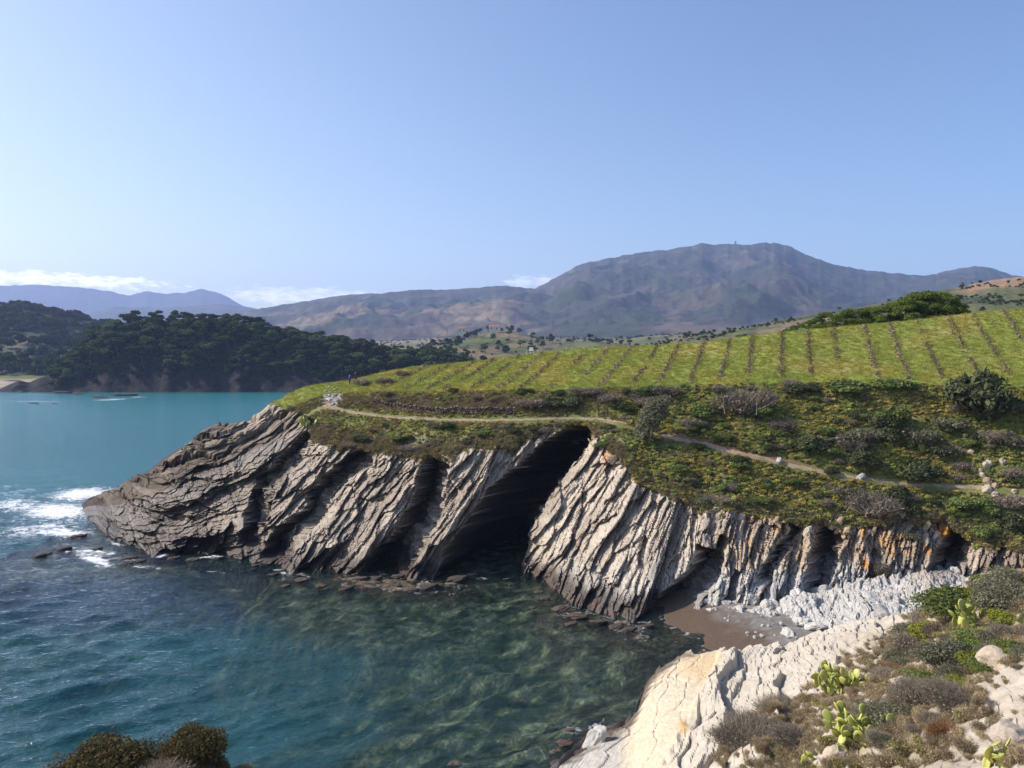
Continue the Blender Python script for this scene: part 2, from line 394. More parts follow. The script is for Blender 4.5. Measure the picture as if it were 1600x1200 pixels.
pxw = PXA + 4 * noise(PXA / 22, PYA / 22, 81) + 2.5 * noise(PXA / 8, PYA / 8, 82); pyw = PYA + 4 * noise(PXA / 20, PYA / 20, 83)
CAVE = np.zeros_like(PXA); SLOT = np.zeros_like(PXA)
for pts, dep, wid, pw, tap in slots:
    best = np.full(PXA.shape, 1e9); sg = np.zeros(PXA.shape); along = np.zeros(PXA.shape); L = 0
    segl = [math.dist(pts[k], pts[k + 1]) for k in range(len(pts) - 1)]; tot = sum(segl)
    x0 = min(p[0] for p in pts) - wid - 40; x1 = max(p[0] for p in pts) + wid + 40
    c0, c1 = np.searchsorted(xsA, [x0, x1]); sl = slice(max(c0, 0), min(c1, len(xsA)))
    X_, Y_ = pxw[sl], pyw[sl]; b_ = best[sl]; s_ = sg[sl]; a_ = along[sl]
    for k in range(len(pts) - 1):
        p, r = pts[k], pts[k + 1]; dx, dy = r[0] - p[0], r[1] - p[1]; L2 = dx * dx + dy * dy
        tt = ((X_ - p[0]) * dx + (Y_ - p[1]) * dy) / L2
        lo = -1e3 if k == 0 else 0; hi = 1e3 if k == len(pts) - 2 else 1
        tc_ = np.clip(tt, lo, hi)
        ex, ey = X_ - (p[0] + tc_ * dx), Y_ - (p[1] + tc_ * dy); d = np.hypot(ex, ey)
        side = np.sign(dx * ey - dy * ex)              # + = right/below of the cleft line (image y points down)
        m = d < b_; b_[m] = d[m]; s_[m] = side[m]; a_[m] = ((L + tc_ * segl[k]) / tot)[m]
        L += segl[k]
    tcoord = b_ * s_
    endt = sstep(-tap / tot * .5, tap / tot, a_) * sstep(1 + tap / tot * .3, 1 - tap / tot, a_)
    wloc = wid * (np.clip(1.15 - .35 * a_, .3, 1.2) if dep < 12 else np.clip(1.02 - .76 * a_, .2, 1.1))
    prof = np.where(tcoord < 0, sstep(-3.5, 0, tcoord), np.clip(1 - tcoord / wloc, 0, 1) ** pw)
    D[sl] = np.maximum(D[sl], 0) * (1 - .55 * prof * endt) + dep * prof * endt
    if dep > 10: CAVE[sl] = prof * endt
    elif dep > 4: SLOT[sl] = np.maximum(SLOT[sl], dep * prof * endt)
# rock mask: how much of the surface is bare rock
vegline = np.interp(PXA, [100, 395, 420, 440, 470, 490, 520, 560, 600, 650, 700, 740, 800, 850, 920, 945, 985, 1010, 1060, 1090, 1150, 1210, 1270, 1340, 1420, 1480, 1520, 1560, 1800],
                       [500, 560, 630, 640, 655, 684, 695, 704, 708, 716, 718, 704, 704, 672, 668, 692, 742, 766, 776, 800, 802, 808, 826, 822, 818, 822, 850, 858, 865])
vn = vegline + 14 * fbm(PXA / 45, PYA / 45, 91, 4) + 5 * noise(PXA / 7, PYA / 7, 93)
rockm = sstep(-6, 6, PYA - vn)
rockm = np.maximum(rockm, sstep(.05, -.05, VA - 2.0) * 1.0)
D = D - 1.0 * sstep(2.0, 2.4, VA) * rockm            # push the fins out a little
shelf = sstep(2.06, 1.94, VA) * sstep(1070, 1110, PXA)
d1, d2, cid = cells(BA[..., 0] / 1.7, BA[..., 1] / 1.5, 3); e1, e2, _ = cells(BA[..., 0] / .6, BA[..., 1] / .6, 4)
bump_sh = .35 - blocks(Am, YA, 2.4, 1.3, .48, 611) - blocks(Am, YA, .8, 1.3, .20, 612) - blocks(Am, YA, .35, 1.2, .08, 613) + .5 * noise(Am / 5, YA / 5, 13)
Dm = D * rockm * sstep(.6, 1.9, VA) * (1 - shelf)
edge_fade = np.maximum(sstep(6.0, 5.2, VA), sstep(500, 460, PXA) * sstep(6.6, 6.05, VA))
Dm *= edge_fade
dirs = BA / BA[..., 1:2]; dirs = dirs.copy(); dirs[..., 2] = -.10
PA = BA + dirs * Dm[..., None]; PA[..., 0] += .42 * Dm * CAVE + .24 * SLOT * rockm * (1 - CAVE) * (1 - shelf)
swall = sstep(.3, 2.0, SLOT + 12 * CAVE) * rockm * (1 - shelf) * sstep(1.7, 2.1, VA + .2)
wy, wz_ = PA[..., 1] + .5 * PA[..., 2], PA[..., 2] - .25 * PA[..., 1]
PA[..., 0] += swall * (blocks(wz_, wy, 1.6, 2.2, .9, 551) + blocks(wz_, wy, .6, 2.0, .4, 552)); PA[..., 1] += swall * .3 * fbm(PA[..., 2] / 1.2, PA[..., 0] / 1.2, 553, 4)
PA[..., 2] -= Dz * rockm * sstep(500, 440, PXA) * sstep(3.0, 4.5, VA) * edge_fade * .9
PA[..., 2] += shelf * (bump_sh + .95 * sstep(1195, 1250, PXA) * sstep(1520, 1440, PXA)) * sstep(0.3, 1.2, VA)
# the foot that reaches into the water
wet = sstep(2.0, 1.0, VA) * (1 - sh_w[:, None])
PA[..., 2] += wet * (.8 * fbm(Am / 1.6, YA / 1.6, 15, 4) + .35)
# soft ground
soft = (1 - rockm) * sstep(2.2, 2.6, VA)
pathd = np.abs(PYA - path_py[:, None]); pmask = sstep(4, 14, pathd)
slope_noise = (.75 * fbm(Am / 5, YA / 4, 101, 4) + .22 * noise(Am, YA, 102)) * pmask * sstep(5.0, 4.7, VA) * soft
PA[..., 2] += slope_noise
fieldm = sstep(4.95, 5.1, VA)
PA[..., 2] += fieldm * (.10 * fbm(Am / 5, YA / 5, 103, 3) + .05 * noise(Am * 1.5, YA * 1.5, 104)) * sstep(6.1, 6, VA)
# colours (albedo)
nz1 = fbm(Am / 7, Bm / 5, 201, 4); nz2 = fbm(q_ / 1.2, l_ / 6, 202, 4); nz3 = noise(Am / 15, Bm / 9, 203)
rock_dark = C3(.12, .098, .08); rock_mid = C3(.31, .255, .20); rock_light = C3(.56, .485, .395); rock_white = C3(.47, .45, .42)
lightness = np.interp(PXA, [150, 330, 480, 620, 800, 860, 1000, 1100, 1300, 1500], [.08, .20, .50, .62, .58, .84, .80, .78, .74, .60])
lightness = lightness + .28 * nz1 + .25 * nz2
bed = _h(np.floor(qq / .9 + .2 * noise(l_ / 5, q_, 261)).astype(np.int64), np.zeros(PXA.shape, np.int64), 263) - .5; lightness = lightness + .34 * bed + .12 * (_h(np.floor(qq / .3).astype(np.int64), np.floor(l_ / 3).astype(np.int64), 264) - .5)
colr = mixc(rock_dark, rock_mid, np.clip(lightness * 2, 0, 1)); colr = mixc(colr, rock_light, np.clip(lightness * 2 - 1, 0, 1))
hz = PA[..., 2]
bleach = sstep(1010, 1130, PXA) * sstep(4.2 , 2.2, hz + 1.2 * nz1) + .55 * sstep(850, 900, PXA) * sstep(4, 1.5, hz) * sstep(1120, 1000, PXA)
colr = mixc(colr, rock_white, np.clip(bleach, 0, 1))
ochre = np.clip(sstep(.15, .5, noise(Am / 3.0, Bm / 2.2, 205)) * sstep(1110, 1200, PXA) * sstep(3, 4.5, hz), 0, 1) * .8
colr = mixc(colr, C3(.40, .29, .19), sstep(1080, 1200, PXA) * sstep(3.2, 5, hz) * np.clip(.5 + nz3, 0, 1) * .7); colr = mixc(colr, C3(.46, .29, .14), ochre)
lich = sstep(.50, .66, noise(Am / 1.6, Bm / 1.3, 206) + .3 * noise(Am * 2, Bm * 2, 207)) * sstep(1120, 1220, PXA) * sstep(3.5, 5, hz)
for lx, ly, lr in ((1473, 828, 13), (1352, 882, 7), (952, 716, 9), (1350, 832, 6), (1555, 725, 8)):
    lich = np.maximum(lich, sstep(lr * 1.3, lr * .5, np.hypot(PXA - lx, (PYA - ly) * .8) + 5 * noise(PXA / 6, PYA / 6, 208)))
colr = mixc(colr, C3(.62, .27, .05), np.clip(lich, 0, 1) * .85)
tid = sstep(2.3, .7, hz + .5 * noise(Am / 3, YA / 3, 209)) * sstep(1120, 1020, PXA)
colr = mixc(colr, C3(.055, .042, .034), tid * .92)
rusty = sstep(.9, .1, hz) * sstep(430, 520, PXA) * sstep(1060, 980, PXA) * sstep(0, .4, noise(Am / 1.5, YA / 1.2, 210))
colr = mixc(colr, C3(.13, .07, .055), rusty * .8)
# soil and turf under the plants
turf = C3(.17, .18, .06); dry = C3(.26, .215, .12); soil = C3(.25, .18, .11); dgreen = C3(.085, .115, .035)
g1 = fbm(Am / 5, YA / 4, 301, 4); g2 = fbm(Am / 2, YA / 1.5, 302, 3)
cols_ = mixc(turf, dry, sstep(-.1, .5, g1)); cols_ = mixc(cols_, dgreen, sstep(0.0, .5, -g2) * .8)
cols_ = mixc(cols_, soil, sstep(.35, .6, g2) * .5)
cliffedge = sstep(40, 5, PYA * 0 + np.abs(PYA - vegline)) * sstep(3.8, 3.2, VA); cols_ = mixc(cols_, dry, cliffedge * .6)
redbank = sstep(12, 3, np.abs(PYA - (path_py[:, None] - 5))) * sstep(1040, 1060, PXA) * sstep(1300, 1200, PXA); cols_ = mixc(cols_, C3(.21, .12, .075), redbank)
scree = sstep(22, 10, np.hypot((PXA - 520) / 1.0, (PYA - 622))) ; cols_ = mixc(cols_, C3(.40, .36, .31), scree)
rb = sstep(1500, 1560, PXA) * sstep(60, 20, np.abs(PYA - 740)) * sstep(-.1, .3, g1); cols_ = mixc(cols_, C3(.36, .30, .22), rb)
# vineyard field
f1 = fbm(Am / 9, YA / 9, 303, 3); f2 = fbm(Am / 1.3, YA / 1.3, 304, 3)
fcol = mixc(C3(.22, .255, .05), C3(.28, .27, .09), sstep(-.1, .5, f1)); fcol = mixc(fcol, C3(.30, .25, .11), sstep(.1, .5, f2) * .45)
rowf = np.abs(((Am - .352 * YA + 12.8) / 4.1 + .02 * noise(YA / 4, Am / 4, 305)) % 1.0 - .5) ; fcol = mixc(fcol, C3(.20, .15, .085), sstep(.43, .49, rowf) * sstep(5.08, 5.2, VA) * np.clip(.55 + .8 * f2, 0, 1))
fcol = mixc(fcol, C3(.17, .24, .035), sstep(5.25, 5.0, VA) * .8)
fcol = mixc(fcol, C3(.32, .23, .10), sstep(900, 600, PXA) * sstep(-.2, .4, f1 + .4 * f2) * .55)
cols_ = mixc(cols_, fcol, sstep(4.9, 5.04, VA + .06 * g2))
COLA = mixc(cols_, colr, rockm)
r_top = int(sum(NR[:3])); r_fe = int(sum(NR[:5])); r_path = int(sum(NR[:4]))
# split in cliff / slope / field along rows (shared borders)
cliff_hi = r_top + 40
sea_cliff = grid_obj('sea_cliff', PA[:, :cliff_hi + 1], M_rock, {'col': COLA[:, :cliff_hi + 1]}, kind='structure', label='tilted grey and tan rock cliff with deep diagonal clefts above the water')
slope = grid_obj('grassy_slope', PA[:, cliff_hi:r_fe + 1], M_soil, {'col': COLA[:, cliff_hi:r_fe + 1]}, smooth=True, kind='structure', label='green and brown scrub slope between cliff top and vineyard')
field = grid_obj('vineyard_field', PA[:, r_fe:], M_field, {'col': COLA[:, r_fe:]}, smooth=True, kind='structure', label='bright green vineyard field on top of the headland')

def atA(px, py):
    """point of the headland seen at photograph position (px, py), below its crest"""
    i = int(np.clip(round((px - xsA[0]) / STA), 0, len(xsA) - 1)); r0 = sum(NR[:2]); r1 = int(sum(NR[:6]))
    col = PYA[i, r0:r1 + 1]; j = r0 + int(np.argmin(np.abs(col - py)))
    p = PA[i, j].copy(); return p
def zA(X, Y):
    px = X / Y * F + CX; i = int(np.clip(round((px - xsA[0]) / STA), 0, len(xsA) - 1))
    return float(np.interp(Y, PA[i, r_top:, 1], PA[i, r_top:, 2]))

# ---- footpath draped on the slope
def path_strip(name, pts, half, mat, colr_, lift=.05, **kw):
    pts = np.array(pts, float); xs = np.arange(pts[0, 0], pts[-1, 0] + .1, 2.0); pys = np.interp(xs, pts[:, 0], pts[:, 1])
    hw = np.interp(xs, pts[:, 0], pts[:, 2]) * half
    P = []
    for x, y, w in zip(xs, pys, hw):
        y = y + .8 * noise(x / 18, 0.3, 5); row = []
        i = int(np.clip(round((x - xsA[0]) / STA), 0, len(xsA) - 1))
        for s in np.linspace(-1, 1, 5):
            yy = y + s * w * (1 + .55 * noise(x / 9, s * 2, 8) + .3 * noise(x / 3, s * 2, 9)); seg = PYA[i, 200:r_fe + 6][::-1]
            p = np.array([np.interp(yy, seg, PA[i, 200:r_fe + 6, k][::-1]) for k in range(3)])
            p[0] = (x - CX) / F * p[1]
            row.append(p + [0, -.02, lift + (-.03 if abs(s) == 1 else .02)])
        P.append(row)
    P = np.array(P)
    c = mixc(np.broadcast_to(colr_, P.shape), C3(.12, .12, .05), sstep(.1, .6, noise(P[..., 0] / 1.3, P[..., 1] / 1.1, 61)) * .5)
    return grid_obj(name, P, mat, {'col': c}, smooth=True, **kw)
path_strip('footpath', [(498,624,4),(512,634,3),(530,640,1.6),(560,646,1.2),(620,653,1),(700,656,1),(780,657,1),(880,654,1),(940,655,1),(975,660,1),(1003,668,1),(1030,680,1.4),(1060,686,1.9),(1100,694,2.3),(1150,708,2.2),(1215,722,1.9),(1290,740,1.8),(1345,748,1.5),(1400,755,1.5),(1480,760,1.5),(1520,761,1.8),(1552,765,2.4)],
           1.7, M_path, C3(.33, .25, .17), kind='structure', label='narrow earth footpath crossing the slope')

# ------------------------------------------------------------------ foreground slope (level: far edge, mid, frame bottom, below)
KF = np.array([
 # px, edge_py,edgeY, mid_py,midY, bot_py,botY, z_low (at .42 of the bottom distance)
 [-500, 1330,16.5, 1340,16, 1345,15.5, 20],
 [0,    1262,17.6, 1268,17, 1275,16.4, 19.5],
 [300,  1242,18,   1250,17.3, 1262,16.6, 19.4],
 [450,  1255,19,   1262,18, 1275,17, 18.8],
 [600,  1275,24,   1285,22, 1300,20, 16.0],
 [750,  1258,32,   1275,29, 1300,26, 13.0],
 [840,  1225,43,   1250,38, 1300,32, 11.5],
 [900,  1170,48.9, 1210,44, 1300,35, 11.5],
 [930,  1148,50.7, 1190,45, 1290,35, 11.5],
 [965,  1138,51.5, 1185,44.5, 1290,34, 11.5],
 [990,  1118,53.4, 1170,45.5, 1280,34, 11.6],
 [1012, 1064,59.0, 1140,46.5, 1260,34, 11.8],
 [1032, 1042,61.6, 1125,46.5, 1250,33.5, 12],
 [1052, 1029,63.3, 1115,46.5, 1240,33, 12.2],
 [1075, 1020,63.6, 1108,46.5, 1225,33, 12.6],
 [1120, 1017,63,   1100,46, 1215,32.5, 13],
 [1200, 1010,62,   1090,44, 1200,31, 13.8],
 [1300, 985,60,    1080,40, 1200,27, 15],
 [1380, 966,58.5,  1062,38, 1200,24.5, 15.8],
 [1430, 960,55,    1055,36, 1200,23, 16.4],
 [1480, 930,49,    1045,33, 1200,21.5, 16.8],
 [1530, 911,45,    1035,31, 1200,20.3, 17.1],
 [1600, 899,41,    1020,29, 1200,19, 17.6],
 [1800, 880,36,    1000,26, 1200,17, 18.5],
 [2400, 860,30,    960,22, 1150,14, 19.5]], float)
xsF = np.concatenate([np.arange(-500, 840, 12.0), np.arange(840, 1660, 2.2), np.arange(1660, 2400, 12.0)])
def itp(k): 
    y = np.interp(xsF, KF[:, 0], KF[:, k]); kk = np.ones(7) / 7; return np.convolve(np.pad(y, 3, mode='edge'), kk, 'valid')
e_py, e_Y, m_py, m_Y, b_py, b_Y, lowz = [itp(k) for k in range(1, 8)]
def zz(py, Y): return H - (py - HY) / F * Y
ez = zz(e_py, e_Y); inw = sstep(1090, 1140, xsF)
und_Y = e_Y + 4.5; und_z = np.minimum(ez - 4.5, -1.5) * 1.0; und_z = np.where(xsF < 860, -2.5, np.maximum(und_z, -2.0)); und_Y = np.where(xsF < 840, e_Y + 7, und_Y)
low_Y = b_Y * .42
prof_Y = [und_Y, e_Y, m_Y, b_Y, low_Y, np.full_like(b_Y, -2.0), np.full_like(b_Y, -25.0)]
prof_z = [und_z, ez, zz(m_py, m_Y), zz(b_py, b_Y), lowz, np.full_like(b_Y, 23.35), np.full_like(b_Y, 24.0)]
pxr = [xsF] * 4 + [xsF, xsF, xsF]
NF = [34, 150, 160, 24, 16, 6]
PF = []; VF = []
for k, n in enumerate(NF):
    last = k == len(NF) - 1
    for q in range(n + (1 if last else 0)):
        t = q / n; Y = lerp(prof_Y[k], prof_Y[k + 1], t); z = lerp(prof_z[k], prof_z[k + 1], t)
        Xs = (xsF - CX) / F * np.maximum(Y, 5.0)
        PF.append(np.stack([Xs, Y, z], -1)); VF.append(k + t)
PF = np.array(PF).transpose(1, 0, 2); VF = np.array(VF)[None].repeat(len(xsF), 0); PXF = xsF[:, None].repeat(PF.shape[1], 1)
kf = np.exp(-0.5 * (np.arange(-8, 9) / 3.5) ** 2); kf /= kf.sum()
for c in (1, 2):
    sm = np.apply_along_axis(lambda r: np.convolve(np.pad(r, 8, mode='edge'), kf, 'valid'), 1, PF[..., c])
    wv = sstep(1.1, 1.4, VF); PF[..., c] = lerp(PF[..., c], sm, wv)
PYF = HY + (H - PF[..., 2]) / np.maximum(PF[..., 1], 1) * F
Xf, Yf, Zf = PF[..., 0].copy(), PF[..., 1].copy(), PF[..., 2].copy()
thf = math.radians(58)
qf = Xf * math.sin(thf) - Yf * math.cos(thf) * .55; lf = Xf * math.cos(thf) + Yf * math.sin(thf)
slab_r = np.interp(PYF, [1015, 1040, 1100, 1160, 1200, 1260], [1125, 1120, 1085, 1060, 1030, 1000])
slabm = sstep(12, -6, PXF - slab_r - 6 * noise(PYF / 14, PXF / 30, 5)) * sstep(.95, 1.05, VF)
rough_a = (1 - slabm) * sstep(.75, 1.0, VF) * sstep(4.4, 3.5, VF)
qw = qf + .35 * noise(lf / 4, qf / 2, 401)
df = strata(qw, lf, 2.6, .9, 411) + strata(qw, lf, 1.0, .42, 412) + strata(qw, lf, .4, .18, 413) + strata(qf * .3 + lf, qf, 1.7, .35, 414, cover=-.1) + .35 * fbm(Xf / 2.5, Yf / 2.5, 415, 4)
inland = sstep(1250, 1400, PXF) * sstep(1.05, 1.5, VF)
df = df * (1 - .5 * inland)
ds = strata(qw, lf, 1.6, .08, 420) + strata(qw, lf, .6, .045, 421) + strata(qw, lf, .25, .03, 422) + blocks(qw, lf, 2.2, 3.4, .05, 424, 2.0) + .05 * fbm(Xf / 2, Yf / 2, 423, 3)
step_ = sstep(-5, 3, PXF - slab_r) * .5 * sstep(60, 10, PXF - slab_r)
hd = -df * rough_a + .45 * rough_a - ds * slabm * sstep(1.0, 1.1, VF) + (step_ * sstep(1.0, 1.15, VF)) * (1 - sstep(1.9, 2.2, VF))
PF[..., 2] += hd * .9
PF[..., 1] += -df * rough_a * .15
cream = C3(.60, .52, .385); crem2 = C3(.50, .46, .39); tan = C3(.46, .40, .32); soilf = C3(.30, .245, .18); grey = C3(.44, .42, .39)
n1 = fbm(Xf / 3, Yf / 3, 431, 4); n2 = fbm(qf / .5, lf / 3, 432, 3)
cf = mixc(tan, crem2, np.clip(.55 + .6 * n1 + .5 * n2, 0, 1))
cf = mixc(cf, cream, slabm * .9)
org = .5 * sstep(34, 14, np.hypot((PXF - 1100) / 1.5, PYF - 1042)) * .8 + sstep(14, 5, np.hypot(PXF - 1069, PYF - 1133)) * .9 + sstep(.2, .6, noise(Xf / 2.2, Yf / 4, 433)) * .12
cf = mixc(cf, C3(.66, .42, .17), np.clip(org * slabm, 0, .8))
cf = mixc(cf, soilf, inland * np.clip(.55 + 1.0 * fbm(Xf / 2, Yf / 2, 434, 4), 0, 1) * .9)
cf = mixc(cf, C3(.50, .44, .36), inland * sstep(1430, 1560, PXF) * sstep(-.1, .3, fbm(Xf / 2.6, Yf / 2.6, 435, 3)) * .9)
cf = mixc(cf, grey, sstep(985, 960, PXF) * .8)
tf = sstep(.8, .2, PF[..., 2] + .4 * noise(Xf, Yf, 436)); cf = mixc(cf, C3(.10, .075, .055), tf * .9)
fore = grid_obj('rocky_foreshore', PF, M_fore, {'col': cf}, kind='structure', label='pale cream rock slab and scrubby slope below the viewpoint')
def atF(px, py):
    i = int(np.argmin(np.abs(xsF - px))); r0 = NF[0]; r1 = sum(NF[:4])
    col = PYF[i, r0:r1]; j = r0 + int(np.argmin(np.abs(col - py))); p = PF[i, j].copy(); p[0] = (px - CX) / F * p[1]; return p

# ------------------------------------------------------------------ seabed, beach, sea
SXs = np.arange(-62, 46, .3); SYs = np.arange(36, 126, .3)
SX, SY = np.meshgrid(SXs, SYs, indexing='ij')
dp = np.array([(100,1100,8),(100,950,10),(300,1000,8),(60,700,12),(200,920,6),(300,950,6),(380,905,3),(450,930,1.6),(550,945,1.3),(650,950,1.6),(780,930,1.2),(800,1000,2.2),(650,1050,3.5),(500,1050,5),(380,1150,7),
   (520,1160,5),(600,1190,3.4),(720,1190,2),(750,1120,2.6),(850,1080,2.4),(850,1180,1.2),(900,1165,.6),(930,1050,2.0),(1030,1000,.6),(1000,985,.5),(900,990,1.0),(840,935,1.0),(1045,966,.1),(1118,1012,.1),(900,955,.4),(560,908,.3),(640,918,.3),(700,918,.3),(450,900,.5),(780,895,1.0),(960,1120,.8),(1020,1040,.7),(970,978,.3),(150,840,1.0),(240,885,1.2),(60,860,1.5)])
dY = H * F / (dp[:, 1] - HY); dX = (dp[:, 0] - CX) / F * dY
num = 0; den = 0
for x, y, d in zip(dX, dY, dp[:, 2]):
    w = 1 / (((SX - x) ** 2 + (SY - y) ** 2) + 1.5) ** 1.7; num = num + w * d; den = den + w
dep = num / den
rk = ridged(SX / 5 + .3 * noise(SX / 3, SY / 3, 2), SY / 3.2, 501, 4) * .5
dep = dep - (.75 * rk + .10) * sstep(7, 1.5, dep) - .25 * fbm(SX, SY, 502, 3) * sstep(6, 1, dep)
shoreX = 14.8 + (73 - SY) * .32
bz = (SX - shoreX) * .13
beachm = sstep(58, 62, SY) * sstep(80, 77, SY)
dep = np.where((SX > shoreX - 4) & (SY > 60) & (SY < 80), lerp(dep, -bz + .03, sstep(-4, -1, SX - shoreX)), dep)
SZ = -dep
SZ = np.where(SX > shoreX, np.minimum(SZ, -.4), SZ)
patch = fbm(SX / 2.2, SY / 1.9, 503, 4); patch2 = fbm(SX / .8, SY / .7, 504, 2) * 1.4
cs = mixc(C3(.17, .165, .105), C3(.46, .40, .29), sstep(-.1, .4, patch + .5 * patch2)); cs = mixc(cs, C3(.03, .035, .025), sstep(.0, .35, -patch + .4 * patch2) * .95)
cs = mixc(cs, C3(.11, .07, .05), sstep(.9, .3, dep) * np.clip(.75 + .5 * patch2, 0, 1))
grid_obj('seabed', np.stack([SX, SY, SZ], -1), M_seabed, {'col': cs}, smooth=False, kind='structure', label='brown weedy rocks under the shallow green water')
bx = np.arange(8, 46, .3); by = np.arange(56, 80, .3); BX, BY = np.meshgrid(bx, by, indexing='ij')
BZ = (BX - (14.8 + (73 - BY) * .32)) * .13; BZ = np.where(BZ > .8, .8 + (BZ - .8) * .15, BZ) + .03 * noise(BX, BY, 7)
bc = mixc(C3(.115, .082, .058), C3(.20, .185, .17), sstep(.35, 1.0, BZ + .25 * noise(BX / 2, BY / 2, 9)))
bc = mixc(bc, C3(.30, .29, .275), sstep(.1, .5, noise(BX * 2.2, BY * 2.2, 10)) * sstep(.35, 1, BZ) * .8)
grid_obj('beach', np.stack([BX, BY, BZ], -1), M_sand, {'col': bc}, smooth=True, kind='structure', label='small beach of dark brown sand and grey gravel')

dx__ = np.linspace(-500, 200, 60); dy__ = np.linspace(20, 600, 60); DX, DY = np.meshgrid(dx__, dy__, indexing='ij')
DP = np.stack([DX, DY, np.full_like(DX, -14.0) + .8 * noise(DX / 20, DY / 20, 3)], -1)
grid_obj('deep_seabed', DP, M_seabed, {'col': np.broadcast_to(C3(.05, .055, .045), DP.shape)}, smooth=True, kind='structure', label='dark deep sea floor under the bay')
# sea surface: a fan of cells that get larger with distance
wpx = np.arange(-260, 1420, 3.0)
wpy = np.concatenate([np.arange(1500, 1230, -8), np.arange(1230, 640, -1.8), np.arange(640, 590, -1.2)])
PXW, PYW = np.meshgrid(wpx, wpy, indexing='ij'); YW = H * F / (PYW - HY); XW = (PXW - CX) / F * YW
def waves(X, Y):
    r = 0; wr = np.random.default_rng(3)
    for k in range(14):
        lam = 1.3 * 1.22 ** k if k < 10 else 1.3 * 1.22 ** 9; ang = math.radians(-64 + wr.normal() * 17)   # crests run up to the right
        ph = wr.uniform(0, 6.28); amp = .0185 * lam ** 1.15
        dx, dy = math.cos(ang), math.sin(ang)
        g = .55 + .45 * noise(X / (lam * 5) + k * 3, Y / (lam * 5), 600 + k)
        a_ = (X * dx + Y * dy) / lam * 6.283 + ph + 1.2 * noise(X / (lam * 4), Y / (lam * 4), 640 + k)
        g = g * sstep(3.5, 8, lam / np.maximum(Y * Y / (H * F) * 1.8, Y * 3 / F)); s = np.sin(a_); r = r + amp * g * (1 - np.abs(s)) * 1.6 * (1 if k % 2 else 0) + amp * g * s * (0 if k % 2 else 1)
    return r
# seabed depth under the sea surface
def sb(X, Y):
    i = np.clip((X - SXs[0]) / .3, 0, len(SXs) - 1.01); j = np.clip((Y - SYs[0]) / .3, 0, len(SYs) - 1.01)
    i0 = i.astype(int); j0 = j.astype(int); fi = i - i0; fj = j - j0
    z = SZ[i0, j0] * (1 - fi) * (1 - fj) + SZ[i0 + 1, j0] * fi * (1 - fj) + SZ[i0, j0 + 1] * (1 - fi) * fj + SZ[i0 + 1, j0 + 1] * fi * fj
    out = (X < SXs[0]) | (X > SXs[-1]) | (Y < SYs[0]) | (Y > SYs[-1])
    return np.where(out, -9.0, z)
dw = np.clip(-sb(XW, YW), 0, 15); dw = dw + 1.6 * np.clip(dw - 3.5, 0, None)
calm = np.interp(dw, [0, 1, 4, 8], [.25, .35, .75, 1.0])
ZW = waves(XW, YW) * calm * np.interp(YW, [0, 100, 160, 900], [1, .9, .35, .15])
ZW -= .1
# foam zones in world space
foam = np.zeros_like(XW)
def fz(px, py, rx, ry, s=1.0, rot=0):
    global foam
    dx_ = PXW - px; dy_ = PYW - py; c, n_ = math.cos(rot), math.sin(rot)
    u = (dx_ * c + dy_ * n_) / rx; v = (-dx_ * n_ + dy_ * c) / ry
    foam = np.maximum(foam, s * np.clip(1.25 - np.hypot(u, v), 0, 1))
for z_ in ((125,772,75,16,1,-.12),(90,800,90,22,1,0),(60,828,100,18,.8,-.1),(140,862,80,12,.75,.05),(25,790,70,22,.8,0),(150,875,45,11,1,.25),(105,832,60,12,.95,0),(225,885,60,7,.6,.1),(40,890,90,12,.5,0),(80,818,140,48,.55,0),(170,870,90,20,.55,.1),(335,893,45,7,.5,.1),
           (50,627,120,3.0,.62,0),(175,624,60,2.4,.75,-.05),(60,616,90,2.0,.55,0),(215,620,28,2,.7,0),(1075,992,16,7,.6,.75),(1108,1008,16,3.2,1,.6),(1060,975,20,5,.8,.6),(1052,965,14,3,.7,.3),(890,1140,36,10,.65,0),(935,1128,30,8,.7,-.5),(440,905,60,7,.45,.1),(855,1195,60,10,.5,0),(560,912,60,6,.35,0)): fz(*z_)
near_shore = sstep(.55, .1, dw) * .5
foam = np.maximum(foam, near_shore * (PYW < 1400))
fd_ = np.abs(YW - np.interp(PXW, xsA, foot_Y)); foam = np.maximum(foam, np.clip(.55 + 1.3 * fbm(XW / 5, YW / 5, 76, 3), 0, 1) * sstep(2.2, .2, fd_ + .6 * noise(XW / 2, YW / 2, 79)) * np.interp(PXW, [110, 160, 460, 560, 1040, 1041], [.3, .85, .7, .5, .5, 0]))
cold = mixc(C3(.014, .070, .055), C3(.010, .080, .095), sstep(1.5, 6, dw))
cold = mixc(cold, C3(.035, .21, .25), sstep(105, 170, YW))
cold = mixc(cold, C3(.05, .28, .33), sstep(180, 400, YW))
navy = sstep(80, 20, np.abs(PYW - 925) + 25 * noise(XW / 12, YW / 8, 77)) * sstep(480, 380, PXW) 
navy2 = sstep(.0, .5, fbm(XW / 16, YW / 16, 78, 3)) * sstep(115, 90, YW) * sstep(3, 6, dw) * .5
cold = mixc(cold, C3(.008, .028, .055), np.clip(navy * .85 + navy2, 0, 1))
cold = mixc(cold, C3(.012, .10, .09), sstep(470, 495, YW) * .5)

